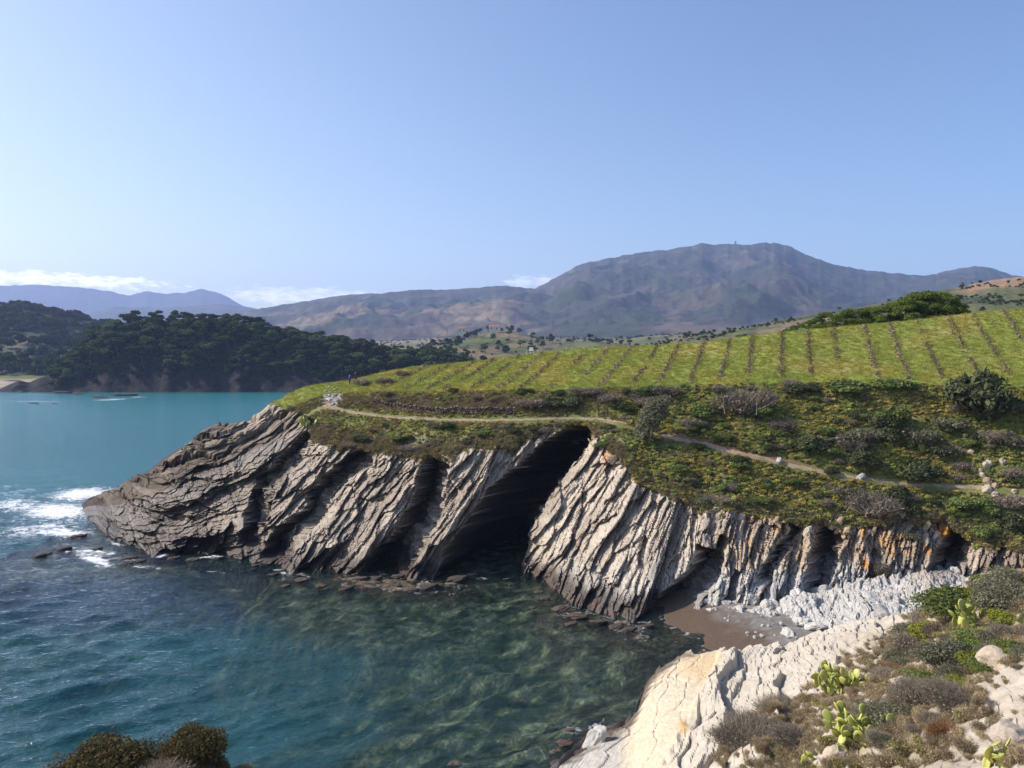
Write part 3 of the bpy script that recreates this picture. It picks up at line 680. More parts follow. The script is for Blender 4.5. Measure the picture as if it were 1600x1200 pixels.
mw, t, out = newmat('sea_water')
A_col = N(t, 'ShaderNodeAttribute', attribute_name='col'); A_dep = N(t, 'ShaderNodeAttribute', attribute_name='depth'); A_f = N(t, 'ShaderNodeAttribute', attribute_name='foam')
v = coords(t, (.55, 1.0, 1), (0, 0, math.radians(-24)))
n1 = tex(t, v, 1.1, 5, .62, .4); n2 = tex(t, v, 4.5, 3, .6, .2)
hh = math_(t, 'ADD', n1, math_(t, 'MULTIPLY', n2, .28))
bp = N(t, 'ShaderNodeBump'); bp.inputs['Strength'].default_value = 1.0; bp.inputs['Distance'].default_value = .25; t.links.new(hh, bp.inputs['Height'])
alpha = math_(t, 'SUBTRACT', 1.0, math_(t, 'POWER', 2.718, math_(t, 'MULTIPLY', A_dep.outputs['Fac'], -.105)))
tr = N(t, 'ShaderNodeBsdfTransparent'); tr.inputs[0].default_value = (.80, .95, .86, 1)
df_ = N(t, 'ShaderNodeBsdfDiffuse'); t.links.new(A_col.outputs['Color'], df_.inputs[0]); t.links.new(bp.outputs[0], df_.inputs['Normal'])
mx = N(t, 'ShaderNodeMixShader'); t.links.new(alpha, mx.inputs[0]); t.links.new(tr.outputs[0], mx.inputs[1]); t.links.new(df_.outputs[0], mx.inputs[2])
gl = N(t, 'ShaderNodeBsdfGlossy'); gl.inputs['Roughness'].default_value = .07; t.links.new(bp.outputs[0], gl.inputs['Normal']); gl.inputs[0].default_value = (1, 1, 1, 1)
fr = N(t, 'ShaderNodeFresnel'); fr.inputs[0].default_value = 1.33; t.links.new(bp.outputs[0], fr.inputs['Normal'])
m2 = N(t, 'ShaderNodeMixShader'); t.links.new(fr.outputs[0], m2.inputs[0]); t.links.new(mx.outputs[0], m2.inputs[1]); t.links.new(gl.outputs[0], m2.inputs[2])
fo = N(t, 'ShaderNodeBsdfDiffuse'); fo.inputs[0].default_value = (.78, .80, .82, 1)
vf = coords(t, (1.0, 1.3, 1))
fn = tex(t, vf, .7, 9, .74, 1.2); vo = N(t, 'ShaderNodeTexVoronoi', feature='DISTANCE_TO_EDGE'); vo.inputs['Scale'].default_value = .9
dvv = mixrgb(t, 'ADD', .9, vf, tex_color(t, vf, .8)); t.links.new(dvv, vo.inputs['Vector'])
lace = math_(t, 'SUBTRACT', 1.0, math_(t, 'MULTIPLY', vo.outputs[0], 4.0), clamp=True)
ff = math_(t, 'ADD', math_(t, 'MULTIPLY', A_f.outputs['Fac'], .72), math_(t, 'ADD', math_(t, 'MULTIPLY', fn, 1.5), math_(t, 'MULTIPLY', lace, .03)))
ff = ramp(t, math_(t, 'MULTIPLY', ff, .5), [(.60, 0.0), (.72, 1.0)])
ff = math_(t, 'MULTIPLY', ff, math_(t, 'MULTIPLY', A_f.outputs['Fac'], 8.0, clamp=True))
m3 = N(t, 'ShaderNodeMixShader'); t.links.new(ff, m3.inputs[0]); t.links.new(m2.outputs[0], m3.inputs[1]); t.links.new(fo.outputs[0], m3.inputs[2])
t.links.new(m3.outputs[0], out.inputs[0])
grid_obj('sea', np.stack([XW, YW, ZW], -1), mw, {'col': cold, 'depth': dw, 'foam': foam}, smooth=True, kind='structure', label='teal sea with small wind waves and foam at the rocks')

# ------------------------------------------------------------------ far land
def ridge_sheet(name, pts, Yc, footY, foot_z, mat, colf, step=3, rows=90, amp=20, nscale=300, back=None, label=None, pw=1.0, wig=1.2):
    pts = np.array(pts, float); xs = np.arange(pts[0, 0], pts[-1, 0] + step, step); cp = np.interp(xs, pts[:, 0], pts[:, 1])
    kk = np.ones(5) / 5; cp = np.convolve(np.pad(cp, 2, mode='edge'), kk, 'valid') + wig * noise(xs / 14, 0.2, 5) + wig * .5 * noise(xs / 5, .7, 6)
    Yc_ = np.interp(xs, pts[:, 0], pts[:, 2]) if pts.shape[1] > 2 else np.full_like(xs, Yc)
    zc = H + (HY - cp) / F * Yc_
    n = rows; tt = np.concatenate([np.linspace(0, 1, n), 1 + np.linspace(.05, .6, 8)])
    T = tt[None]; fy = np.interp(xs, pts[:, 0], np.full(len(pts), footY))[:, None]
    Y = fy + (Yc_[:, None] - fy) * T
    X = (xs[:, None] - CX) / F * Y
    sh = np.where(T <= 1, np.clip(T, 0, 1) ** pw, 1 - 1.6 * (T - 1))
    fzv = foot_z if np.isscalar(foot_z) else np.interp(xs, *foot_z)[:, None]
    Z = fzv + (zc[:, None] - fzv) * sh
    env = np.sin(np.pi * np.clip(T, 0, 1)) ** .8
    wx_ = .35 * fbm(X / nscale * 1.7, Y / nscale * 1.3, 701, 3); R = .6 * ridged(X / nscale + wx_, Y / nscale * .6 + wx_, 700, 6) + .4 * fbm(X / nscale * 2.2, Y / nscale * 2.2, 702, 6)
    Z = Z + env * amp * (R - .35)
    # keep the far crest the highest thing on each sight line
    lim = H + (zc[:, None] - H) / Yc_[:, None] * Y - (1 - T) * 4
    Z = np.where(T < 1, np.minimum(Z, lim), Z)
    P = np.stack([X, Y, Z], -1)
    return grid_obj(name, P, mat, {'col': colf(X, Y, Z, T, xs[:, None] + 0 * T, R)}, smooth=True, kind='structure', label=label), P, xs
def mcol(X, Y, Z, T, PX, R):
    c = mixc(C3(.042, .048, .036), C3(.08, .068, .055), sstep(-.2, .4, fbm(X / 500, Y / 500, 801, 5)))
    c = mixc(c, C3(.035, .05, .025), sstep(0, .3, noise(X / 260, Y / 300, 802) + .5 * fbm(X / 90, Y / 90, 803, 3)) * .8)
    fld = sstep(.12, .22, noise(X / 420, Y / 500, 804) + .25 * noise(X / 120, Y / 100, 805)) * sstep(.5, .25, T)
    c = mixc(c, C3(.14, .10, .075), fld * .75)
    rk_ = sstep(.25, .5, noise(X / 60, Z / 40, 806) + .35 * noise(X / 25, Z / 25, 807) - .15) * sstep(.4, .9, T)
    c = mixc(c, C3(.14, .14, .135), rk_ * .55)
    terr = sstep(.2, .9, np.sin(Z / 4.0 + 2 * noise(X / 200, Y / 200, 808))) * fld
    return mixc(c, C3(.08, .08, .05), terr * .3)
def mcol2(X, Y, Z, T, PX, R):
    c = mcol(X, Y, Z, T, PX, R); f = sstep(.02, .12, noise(X / 300, Y / 420, 904) + .3 * noise(X / 90, Y / 90, 905)) * sstep(.85, .6, T)
    return mixc(c, mixc(C3(.22, .155, .105), C3(.12, .12, .06), sstep(.3, .7, np.sin(Z / 5.0 + X / 90))), f * .85)
ridge_sheet('far_mountains', [(-300,452),(-100,447),(0,446),(60,445),(130,449),(170,455),(200,462),(230,455),(262,459),(290,457),(312,451),(340,457),(352,462),(380,478),(440,492),(520,505)], 9300, 7200, 60, M_mount, mcol, amp=60, nscale=1500, label='pale blue mountain range on the horizon')
ridge_sheet('middle_ridge', [(60,505),(130,492),(180,479),(250,481),(300,478),(345,475),(400,482),(450,490),(520,500)], 6500, 3800, 30, M_mount, mcol, amp=50, nscale=900, label='low blue ridge behind the wooded headland')
ridge_sheet('vineyard_hills', [(330,500),(380,487),(430,478),(480,470),(540,460),(600,458),(650,452),(700,453),(750,449),(780,446),(830,450),(900,458),(960,480)], 4200, 2300, 45, M_mount, mcol2, amp=140, nscale=600, label='rolling hills with brown vineyards')
ridge_sheet('mountain', [(700,505),(760,485),(800,470),(820,458),(850,444),(880,427),(905,413),(950,404),(1000,395),(1050,389),(1080,384),(1100,380),(1120,382),(1149,381),(1165,383),(1190,379),(1215,380),(1235,385),(1260,398),(1300,412),(1350,422),(1400,427),(1440,431),(1480,424),(1510,417),(1540,416),(1560,421),(1580,430),(1650,436),(1800,430),(2000,440)], 4600, 2100, 60, M_mount, mcol, step=2.5, rows=150, amp=200, nscale=900, pw=1.15, wig=1.6, label='broad rocky mountain with a tower on top')
def wcol(X, Y, Z, T, PX, R):
    c = mixc(C3(.03, .045, .02), C3(.07, .08, .035), sstep(-.3, .4, fbm(X / 40, Y / 40, 811, 4)))
    return mixc(c, C3(.2, .15, .1), sstep(.25, .5, noise(X / 60, Y / 90, 812)) * .6)
_, P_h6, _ = ridge_sheet('wooded_hill', [(-500,486),(-200,480),(-60,476),(0,475),(40,477),(80,487),(120,496),(160,505),(220,520),(300,538)], 1100, 660, 6, M_hill, wcol, step=5, rows=50, amp=8, nscale=160, label='wooded hill behind the far beach')
def rcol(X, Y, Z, T, PX, R):
    c = mixc(C3(.10, .11, .045), C3(.19, .145, .09), sstep(-.15, .35, fbm(X / 60, Y / 60, 821, 4)))
    c = mixc(c, C3(.04, .055, .025), sstep(.1, .35, noise(X / 35, Y / 50, 822) + .4 * noise(X / 12, Y / 12, 823)) * .8)
    b = sstep(1470, 1530, PX) * sstep(.7, .85, T); return mixc(c, C3(.30, .19, .115), b * .9)
_, P_h7, xs7 = ridge_sheet('right_hill', [(960,548),(1040,533),(1100,522),(1180,508),(1250,494),(1330,482),(1400,469),(1450,458),(1500,449),(1550,437),(1600,432),(1800,405),(2200,390)], 640, 240, 18, M_hill, rcol, step=4, rows=70, amp=7, nscale=110, label='brown and green hillside beyond the vineyard')
# lowland between the hills
lx = np.arange(-900, 2500, 8.0); ly = np.concatenate([np.linspace(150, 560, 30), np.geomspace(570, 9300, 110)])
LX, LY = np.meshgrid(lx, ly, indexing='ij'); 
LXw = (LX - CX) / F * LY
prof_l = np.interp(LY, [150, 520, 556, 600, 700, 900, 1500, 2500, 6000, 14500], [-8, -6, -3, 3, 8, 12, 30, 60, 60, 60])
prof_r = np.interp(LY, [150, 300, 500, 900, 1500, 2500, 6000, 14500], [4, 14, 19, 26, 48, 80, 70, 70])
LZ = lerp(prof_l, prof_r, sstep(520, 760, LX))
LZ += np.where(LX > 560, 1, 0) * (1.5 * fbm(LXw / 70, LY / 70, 831, 4)) * sstep(300, 420, LY)
LZ += 24 * np.exp(-((LXw + 12) / 62) ** 2 - ((LY - 930) / 130) ** 2) + 10 * np.exp(-((LXw + 75) / 45) ** 2 - ((LY - 760) / 90) ** 2)
LZ += 12 * np.exp(-((LXw - 90) / 60) ** 2 - ((LY - 820) / 90) ** 2) + 16 * np.exp(-((LXw - 300) / 130) ** 2 - ((LY - 1300) / 200) ** 2)
lc = mixc(C3(.095, .11, .045), C3(.19, .15, .09), sstep(-.1, .3, fbm(LXw / 70, LY / 90, 832, 4)))
d1, d2, ci = cells(LXw / 55, LY / 75, 833)
lc = mixc(lc, C3(.12, .15, .04), (ci > .55) * .7); lc = mixc(lc, C3(.24, .17, .10), (ci < .22) * .7)
lc = mixc(lc, C3(.035, .045, .02), sstep(.08, .02, d2 - d1) * .8)
lc = mixc(lc, C3(.05, .06, .03), sstep(.3, .8, np.sin(LXw / 2.2 * (ci * 2 - 1) + LZ * 2.2)) * sstep(1400, 500, LY) * .5)
sandm = sstep(140, 90, LX) * sstep(640, 600, LY) ; lc = mixc(lc, C3(.42, .34, .25), sandm)
lc = mixc(lc, C3(.32, .22, .14), sstep(560, 600, LX) * sstep(900, 560, LX) * sstep(1500, 2100, LY) * .7)
grid_obj('lowland', np.stack([LXw, LY, LZ], -1), M_hill, {'col': lc}, smooth=True, kind='structure', label='valley floor with vineyards and hedges')
def zL(px, Y):
    i = int(np.argmin(np.abs(lx - px))); return float(np.interp(Y, ly, LZ[i]))
# the wooded headland across the bay
hx = np.arange(-30, 800, 4.0)
hc = np.interp(hx, [-30,-10,10,30,45,58,75,90,110,150,200,260,350,400,450,530,600,660,730,800], [618,613,603,594,598,592,586,578,562,534,512,505,506,514,526,538,549,557,566,580])
hY = np.interp(hx, [-30, 60, 120, 800], [512, 516, 555, 565]); hcz = H - (hc - HY) / F * hY
T = np.concatenate([np.linspace(-.1, 1, 60), np.linspace(1.05, 2, 8)])[None]
hYY = 500 + 4 * noise(hx / 30, .1, 3)[:, None] + (hY[:, None] - 500) * T
shp = np.where(T <= 1, np.clip(T, -.1, 1) * .35 + .65 * (1 - (1 - np.clip(T, 0, 1)) ** 2.2), 1 - .5 * (T - 1) ** 2)
hZ = -1 + (hcz[:, None] + 1) * shp; hXX = (hx[:, None] - CX) / F * hYY
hZ = hZ + np.sin(np.pi * np.clip(T, 0, 1)) * (1.8 * (ridged(hXX / 25, hYY / 25 + hZ / 20, 841, 4) - .4))
Ph = np.stack([hXX, hYY, hZ], -1)
rkm = sstep(.34, .2, T + .12 * noise(hXX / 15, hZ / 8, 842)) + 0 * hx[:, None]
rkm = np.maximum(rkm, sstep(95, 70, hx)[:, None] + 0 * T)
hcol = mixc(C3(.035, .045, .02) + 0 * Ph, mixc(C3(.022, .019, .017), C3(.035, .028, .023), sstep(0, .5, noise(hXX / 6, hZ / 3, 843))), rkm)  # shore rock near black: the shade on this front is put into its colour
grid_obj('wooded_headland', Ph, M_hill, {'col': hcol}, kind='structure', label='dark rocky headland across the bay')

# ------------------------------------------------------------------ plants: generators
def cards(P, Nrm, size, rr, aspect=1.6, jitter=.9, droop=0):
    n = len(P); d = Nrm + jitter * rr.normal(size=(n, 3)); d /= np.linalg.norm(d, axis=1, keepdims=True) + 1e-9
    r = rr.normal(size=(n, 3)); u = np.cross(d, r); u /= np.linalg.norm(u, axis=1, keepdims=True) + 1e-9; v = np.cross(d, u)
    s = (size * rr.uniform(.6, 1.4, n))[:, None]; u = u * s * .5; v = v * s * .5 * aspect
    V = np.stack([P - v, P + u * .9 - v * .1, P + v, P - u * .9 - v * .1], 1).reshape(-1, 3)
    return V, np.arange(4 * n).reshape(-1, 4)
def lobes_points(rr, centers, radii, n, squash=.8, inner=.35):
    w = np.array(radii) ** 2; k = rr.choice(len(radii), n, p=w / w.sum())
    d = rr.normal(size=(n, 3)); d /= np.linalg.norm(d, axis=1, keepdims=True)
    d[:, 2] = np.where(d[:, 2] < -.25, -d[:, 2], d[:, 2])
    rad = np.array(radii)[k] * (1 - inner * rr.uniform(0, 1, n) ** 1.8) * (1 + .12 * rr.normal(size=n))
    P = np.array(centers)[k] + d * rad[:, None] * [1, 1, squash]; return P, d
def tube(p0, p1, r0, r1, sides=5):
    p0 = np.array(p0, float); p1 = np.array(p1, float); d = p1 - p0; L = np.linalg.norm(d) + 1e-9; d /= L
    a_ = np.cross(d, [0, 0, 1.0] if abs(d[2]) < .9 else [1.0, 0, 0]); a_ /= np.linalg.norm(a_); b = np.cross(d, a_)
    an = np.arange(sides) / sides * 2 * np.pi; c = np.cos(an)[:, None] * a_ + np.sin(an)[:, None] * b
    V = np.concatenate([p0 + c * r0, p1 + c * r1]); k = np.arange(sides); k2 = (k + 1) % sides
    return V, np.stack([k, k2, k2 + sides, k + sides], 1)
class MB:
    def __init__(s): s.V = []; s.F = []; s.n = 0; s.tv = []
    def add(s, V, Fq, tv=None):
        s.V.append(V); s.F.append(Fq + s.n); s.n += len(V); s.tv.append(np.full(len(V), .5) if tv is None else tv); return s
    def mesh(s, name, smooth=False): return make_mesh(name, np.concatenate(s.V), np.concatenate(s.F), {'tv': np.concatenate(s.tv)}, smooth)
def leaf_tv(rr, n): return np.repeat(rr.uniform(0, 1, n), 4)

def pine_meshes(seed, hgt=10, wide=4.2, nleaf=1500, leaf=.55, umbrella=.5, low=None):
    rr = np.random.default_rng(seed); tr_ = MB(); base = np.zeros(3); lean = rr.normal(size=2) * .06 * hgt
    top = np.array([lean[0], lean[1], hgt * .72]); tr_.add(*tube(base, top * .55, .032 * hgt, .022 * hgt, 6)); tr_.add(*tube(top * .55, top, .022 * hgt, .012 * hgt, 6))
    cs_, rs_ = [], []
    for k in range(rr.integers(8, 12)):
        an = rr.uniform(0, 6.28); rad = wide * rr.uniform(.15, .85); zz_ = hgt * rr.uniform(low, .84) if low is not None else hgt * (lerp(.38, .82, rr.uniform()) if umbrella < .5 else rr.uniform(.62, .86))
        taper = 1 - .55 * max(0, (zz_ / hgt - .5)) * (1 if umbrella < .5 else .5); c = np.array([lean[0] + math.cos(an) * rad * taper, lean[1] + math.sin(an) * rad * taper, zz_])
        cs_.append(c); rs_.append(wide * rr.uniform(.28, .48)); tr_.add(*tube(top * rr.uniform(.45, .9), c, .010 * hgt, .004 * hgt, 4))
    cs_.append(np.array([lean[0], lean[1], hgt * .86])); rs_.append(wide * .45)
    P, d = lobes_points(rr, cs_, rs_, nleaf, .62); cr = MB(); V, Fq = cards(P, d + [0, 0, .4], leaf, rr, 1.5); cr.add(V, Fq, leaf_tv(rr, nleaf))
    return tr_, cr
def shrub_mesh(name, seed, R=1.0, hgt=.9, n=1200, leaf=.09, nl=7, inner=.4, twigs=0, tw=.012, asp=1.7):
    rr = np.random.default_rng(seed); cs_, rs_ = [], []
    for k in range(nl):
        an = rr.uniform(0, 6.28); rad = R * rr.uniform(0, .62); r_ = R * rr.uniform(.3, .5)
        cs_.append(np.array([math.cos(an) * rad, math.sin(an) * rad, hgt * rr.uniform(.25, .7)])); rs_.append(r_)
    P, d = lobes_points(rr, cs_, rs_, n, hgt / R * .85, inner); P[:, 2] = np.abs(P[:, 2])
    mb = MB(); 
    if n: V, Fq = cards(P, d, leaf, rr, asp); mb.add(V, Fq, leaf_tv(rr, n))
    if twigs:
        k = rr.choice(len(rs_), twigs); Pe = np.array(cs_)[k] + 0; dd = rr.normal(size=(twigs, 3)); dd[:, 2] = np.abs(dd[:, 2]) * 1.1 + .15; dd /= np.linalg.norm(dd, axis=1, keepdims=True)
        Pe = Pe * [1, 1, .8] + dd * np.array(rs_)[k][:, None] * rr.uniform(.6, 1.25, (twigs, 1)); Ps = Pe * [.35, .35, .1] + rr.normal(size=(twigs, 3)) * [R * .2, R * .2, 0]; Ps = lerp(Ps, Pe, rr.uniform(0, .6, (twigs, 1)))
        ax = Pe - Ps; s_ = np.cross(ax, rr.normal(size=(twigs, 3))); s_ /= np.linalg.norm(s_, axis=1, keepdims=True) + 1e-9; s_ *= tw
        V = np.stack([Ps - s_, Ps + s_, Pe + s_ * .4, Pe - s_ * .4], 1).reshape(-1, 3); mb.add(V, np.arange(4 * twigs).reshape(-1, 4), leaf_tv(rr, twigs))
    return mb.mesh(name)
def tuft_mesh(name, seed, n=40, L=.4, w=.02, spread=.25):
    rr = np.random.default_rng(seed); b = rr.normal(size=(n, 3)) * [spread * .5, spread * .5, 0]; d = rr.normal(size=(n, 3)) * [.5, .5, 0] + [0, 0, 1]; d /= np.linalg.norm(d, axis=1, keepdims=True)
    e_ = b + d * (L * rr.uniform(.5, 1.2, (n, 1))); s_ = np.cross(d, rr.normal(size=(n, 3))); s_ /= np.linalg.norm(s_, axis=1, keepdims=True); s_ *= w
    V = np.stack([b - s_, b + s_, e_ + s_ * .15, e_ - s_ * .15], 1).reshape(-1, 3); mb = MB(); mb.add(V, np.arange(4 * n).reshape(-1, 4), leaf_tv(rr, n)); return mb.mesh(name)

src = bpy.data.collections.new('scatter_sources')    # never linked to the scene
def scatter(name, P, scl, tint, meshes, mat, label, rot=None, zsq=None):
    n = len(P); rr = np.random.default_rng(n)
    col = bpy.data.collections.new(name + '_sources'); src.children.link(col)
    for k, me in enumerate(meshes):
        if len(me.materials) == 0: me.materials.append(mat)
        o = bpy.data.objects.new('%s_source_%02d' % (name, k), me); col.objects.link(o)
    me = bpy.data.meshes.new(name); me.vertices.add(n); me.vertices.foreach_set('co', np.asarray(P, np.float32).ravel())
    def at(nm, ty, arr, f): a_ = me.attributes.new(nm, ty, 'POINT'); a_.data.foreach_set(f, np.asarray(arr, np.float32).ravel())
    if rot is None: rot = np.stack([rr.normal(size=n) * .12, rr.normal(size=n) * .12, rr.uniform(0, 6.28, n)], 1)
    at('rot', 'FLOAT_VECTOR', rot, 'vector')
    s3 = np.stack([scl, scl, scl * (rr.uniform(.75, 1.2, n) if zsq is None else zsq)], 1); at('scl', 'FLOAT_VECTOR', s3, 'vector')
    at('tint', 'FLOAT_COLOR', np.concatenate([tint, np.ones((n, 1))], 1), 'color')
    a_ = me.attributes.new('idx', 'INT', 'POINT'); a_.data.foreach_set('value', rr.integers(0, len(meshes), n).astype(np.int32))
    g = bpy.data.node_groups.new(name + '_nodes', 'GeometryNodeTree')
    g.interface.new_socket('Geometry', in_out='INPUT', socket_type='NodeSocketGeometry'); g.interface.new_socket('Geometry', in_out='OUTPUT', socket_type='NodeSocketGeometry')
    gi = g.nodes.new('NodeGroupInput'); go = g.nodes.new('NodeGroupOutput'); ci_ = g.nodes.new('GeometryNodeCollectionInfo'); ci_.inputs[0].default_value = col
    ci_.inputs['Separate Children'].default_value = True; ci_.inputs['Reset Children'].default_value = True
    ip = g.nodes.new('GeometryNodeInstanceOnPoints'); ip.inputs['Pick Instance'].default_value = True
    def na(nm, ty): q = g.nodes.new('GeometryNodeInputNamedAttribute'); q.data_type = ty; q.inputs[0].default_value = nm; return q.outputs[0]
    g.links.new(gi.outputs[0], ip.inputs['Points']); g.links.new(ci_.outputs[0], ip.inputs['Instance']); g.links.new(na('idx', 'INT'), ip.inputs['Instance Index'])
    g.links.new(na('rot', 'FLOAT_VECTOR'), ip.inputs['Rotation']); g.links.new(na('scl', 'FLOAT_VECTOR'), ip.inputs['Scale']); g.links.new(ip.outputs[0], go.inputs[0])
    o = link(name, me, None, kind='stuff', label=label); md = o.modifiers.new('scatter', 'NODES'); md.node_group = g; return o

L_scrub = leaf_mat('scrub_leaf', (.18, .195, .075), (.35, .335, .15), .35, True, .2)
L_dry = leaf_mat('dry_twig', (.20, .165, .11), (.36, .30, .21), .2, True, .2)
L_green = leaf_mat('green_leaf', (.10, .145, .045), (.22, .25, .085), .3)
L_lime = leaf_mat('yellow_green_leaf', (.15, .18, .03), (.32, .32, .06), .3)
L_grey = leaf_mat('grey_leaf', (.12, .12, .08), (.235, .225, .15), .25)
L_brown = leaf_mat('brown_twig', (.17, .14, .11), (.34, .29, .225), .15)
L_rust = leaf_mat('rusty_twig', (.20, .10, .05), (.32, .19, .10), .1)
L_dark = leaf_mat('dark_leaf', (.055, .070, .035), (.14, .15, .075), .25)
L_pine = leaf_mat('pine_needles', (.035, .06, .022), (.125, .15, .05), .3, rnd=.5)
L_pine2 = leaf_mat('bright_pine_needles', (.065, .11, .02), (.19, .23, .045), .3, rnd=.15)

# --- ground cover on the slope
def pick(mask, n, seed, P, VAx=None):
    rr = np.random.default_rng(seed)
    d = np.linalg.norm(np.cross(P[1:, :-1] - P[:-1, :-1], P[:-1, 1:] - P[:-1, :-1]), axis=-1) * mask[:-1, :-1]
    p = d.ravel() / d.sum(); k = rr.choice(len(p), n, p=p); i = k // d.shape[1]; j = k % d.shape[1]
    u = rr.uniform(size=(n, 1)); v = rr.uniform(size=(n, 1)); Q = P[i, j] * (1 - u) * (1 - v) + P[i + 1, j] * u * (1 - v) + P[i, j + 1] * (1 - u) * v + P[i + 1, j + 1] * u * v
    return Q, i, j, rr
visx = sstep(1700, 1640, PXA)
base_mask = (1 - rockm) * (VA > 2.3) * (VA < 4.98) * sstep(np.where(PXA > 1030, 5., 2.5), np.where(PXA > 1030, 8., 5.), pathd) * visx * (1 - scree)
low = [shrub_mesh('low', 900 + k, .42, .30, 150, .10, 5, .5) for k in range(4)]
Q, i, j, rr = pick(base_mask * np.clip(.55 + .9 * g1[:, :], .12, 1), 15000, 21, PA)
pxq = PXA[i, j]; g1q = g1[i, j]; g2q = g2[i, j]; s = rr.uniform(.5, 1.25, len(Q)) * np.where(pxq > 980, 1.05, .62)
tn = mixc(C3(1.65, 1.40, .9), C3(1.0, 1.15, .9), sstep(-.3, .35, -g1q - .4 * g2q)); tn = mixc(tn, C3(1.9, 1.75, .9), sstep(980, 760, pxq) * .6)
tn = mixc(tn, C3(2.1, 1.7, 1.5), (rr.uniform(size=len(Q)) < .22) * .8); tn = mixc(tn, C3(.55, .7, .6), (rr.uniform(size=len(Q)) < .2) * .8); tn = mixc(tn, C3(1.35, 1.45, .9), (noise(Q[:, 0] / 2.5, Q[:, 1] / 2.5, 88) > .28) * .7)
scatter('low_scrub', Q, s, tn * rr.uniform(.75, 1.25, (len(Q), 1)), low, L_scrub, 'low green and olive scrub covering the slope above the cliff')
dryt = [tuft_mesh('dry_tuft', 930 + k, 34, .5, .016, .3) for k in range(3)] + [shrub_mesh('dry_shrub', 940, .45, .35, 60, .07, 5, .6, 160, .010)]
Q, i, j, rr = pick(base_mask * (np.clip(.2 + 1.2 * g1, .05, 1) + 1.5 * cliffedge + 1.3 * sstep(1.0, 0, np.abs(VA - 4.5) * 2) * sstep(1000, 900, PXA)), 15000, 22, PA)
scatter('dry_grass', Q, rr.uniform(.5, 1.1, len(Q)), rr.uniform(.6, 1.15, (len(Q), 1)) * C3(1, .95, .8), dryt, L_dry, 'dry straw coloured grass and twigs among the scrub')
grs = [tuft_mesh('grass_tuft', 950 + k, 26, .22, .018, .35) for k in range(3)]
L_grass = leaf_mat('field_blade', (.24, .28, .05), (.43, .43, .11), .35, True, .15)
Q, i, j, rr = pick(((VA > 4.93) & (VA < 6.02)) * (1 - rockm) * visx + .35 * base_mask * sstep(3.3, 4, VA) , 26000, 23, PA)
tn = mixc(C3(1, 1, 1), C3(1.25, 1.0, .9), sstep(-.1, .4, f1[i, j])); scatter('field_grass', Q, rr.uniform(.6, 1.3, len(Q)), tn * rr.uniform(.7, 1.15, (len(Q), 1)), grs, L_grass, 'bright green grass between the vine rows')
# --- ground cover in the foreground
fm = (PXF > 1120) * (VF > 1.02) * (VF < 3.05) * (1 - slabm) * sstep(-25, 20, PYF - np.interp(PXF, [1120, 1200, 1290, 1330, 1400, 1430, 1480, 1800], [1180, 1120, 1075, 1045, 1000, 960, 930, 880])) * (1 - .75 * sstep(1530, 1560, PXF) * sstep(1040, 1070, PYF) * sstep(1160, 1130, PYF))
twg = [shrub_mesh('twig_shrub', 960 + k, .45, .30, 90, .035, 5, .7, 420, .0045) for k in range(4)]
Q, i, j, rr = pick(fm * np.clip(.5 + fbm(Xf / 1.6, Yf / 1.6, 991, 3), .05, 1), 2500, 24, PF)
scatter('dry_undergrowth', Q, rr.uniform(.5, 1.2, len(Q)), rr.uniform(.7, 1.3, (len(Q), 1)) * C3(1.2, 1.15, 1.05), twg, L_dry, 'dry grey brown twiggy undergrowth on the near slope')
grn = [shrub_mesh('leaf_shrub', 970 + k, .40, .30, 420, .04, 5, .5) for k in range(3)]
Q, i, j, rr = pick(fm * np.clip(.1 + fbm(Xf / 2.2, Yf / 2.2, 992, 3) + .7 * sstep(1440, 1520, PXF) * sstep(1060, 1000, PYF), .01, 1), 650, 25, PF)
scatter('green_undergrowth', Q, rr.uniform(.5, 1.3, len(Q)), mixc(C3(1.1, 1.1, .9), C3(1.5, 1.3, 1.3), rr.uniform(size=len(Q))) * rr.uniform(.6, 1.1, (len(Q), 1)), grn, L_scrub, 'low green undergrowth on the near slope')

# ------------------------------------------------------------------ individual shrubs
def place(name, me, mat, p, scale, label, cat='shrub', group=None, rz=None, sq=1.0, tilt=(0, 0)):
    o = link(name, me, mat, label=label, cat=cat, group=group); o.location = (float(p[0]), float(p[1]), float(p[2]) - .08 * scale)
    o.scale = (scale, scale, scale * sq); o.rotation_euler = (tilt[0], tilt[1], rng.uniform(0, 6.28) if rz is None else rz); return o
SH = {'dark': ([shrub_mesh('dark_shrub', 1000 + k, 1, .95, 3800, .095, 11, .4) for k in range(3)], L_dark),
      'green': ([shrub_mesh('green_shrub', 1010 + k, 1, .75, 2200, .09, 9, .4) for k in range(3)], L_green),
      'brown': ([shrub_mesh('brown_shrub', 1020 + k, 1, .8, 900, .06, 9, .5, 2200, .010) for k in range(3)], L_brown),
      'grey': ([shrub_mesh('grey_shrub', 1030 + k, 1, .75, 1600, .07, 9, .45, 900, .009) for k in range(3)], L_grey)}
kindname = {'dark': 'dark green', 'green': 'leafy mid green', 'brown': 'brown twiggy', 'grey': 'grey green'}
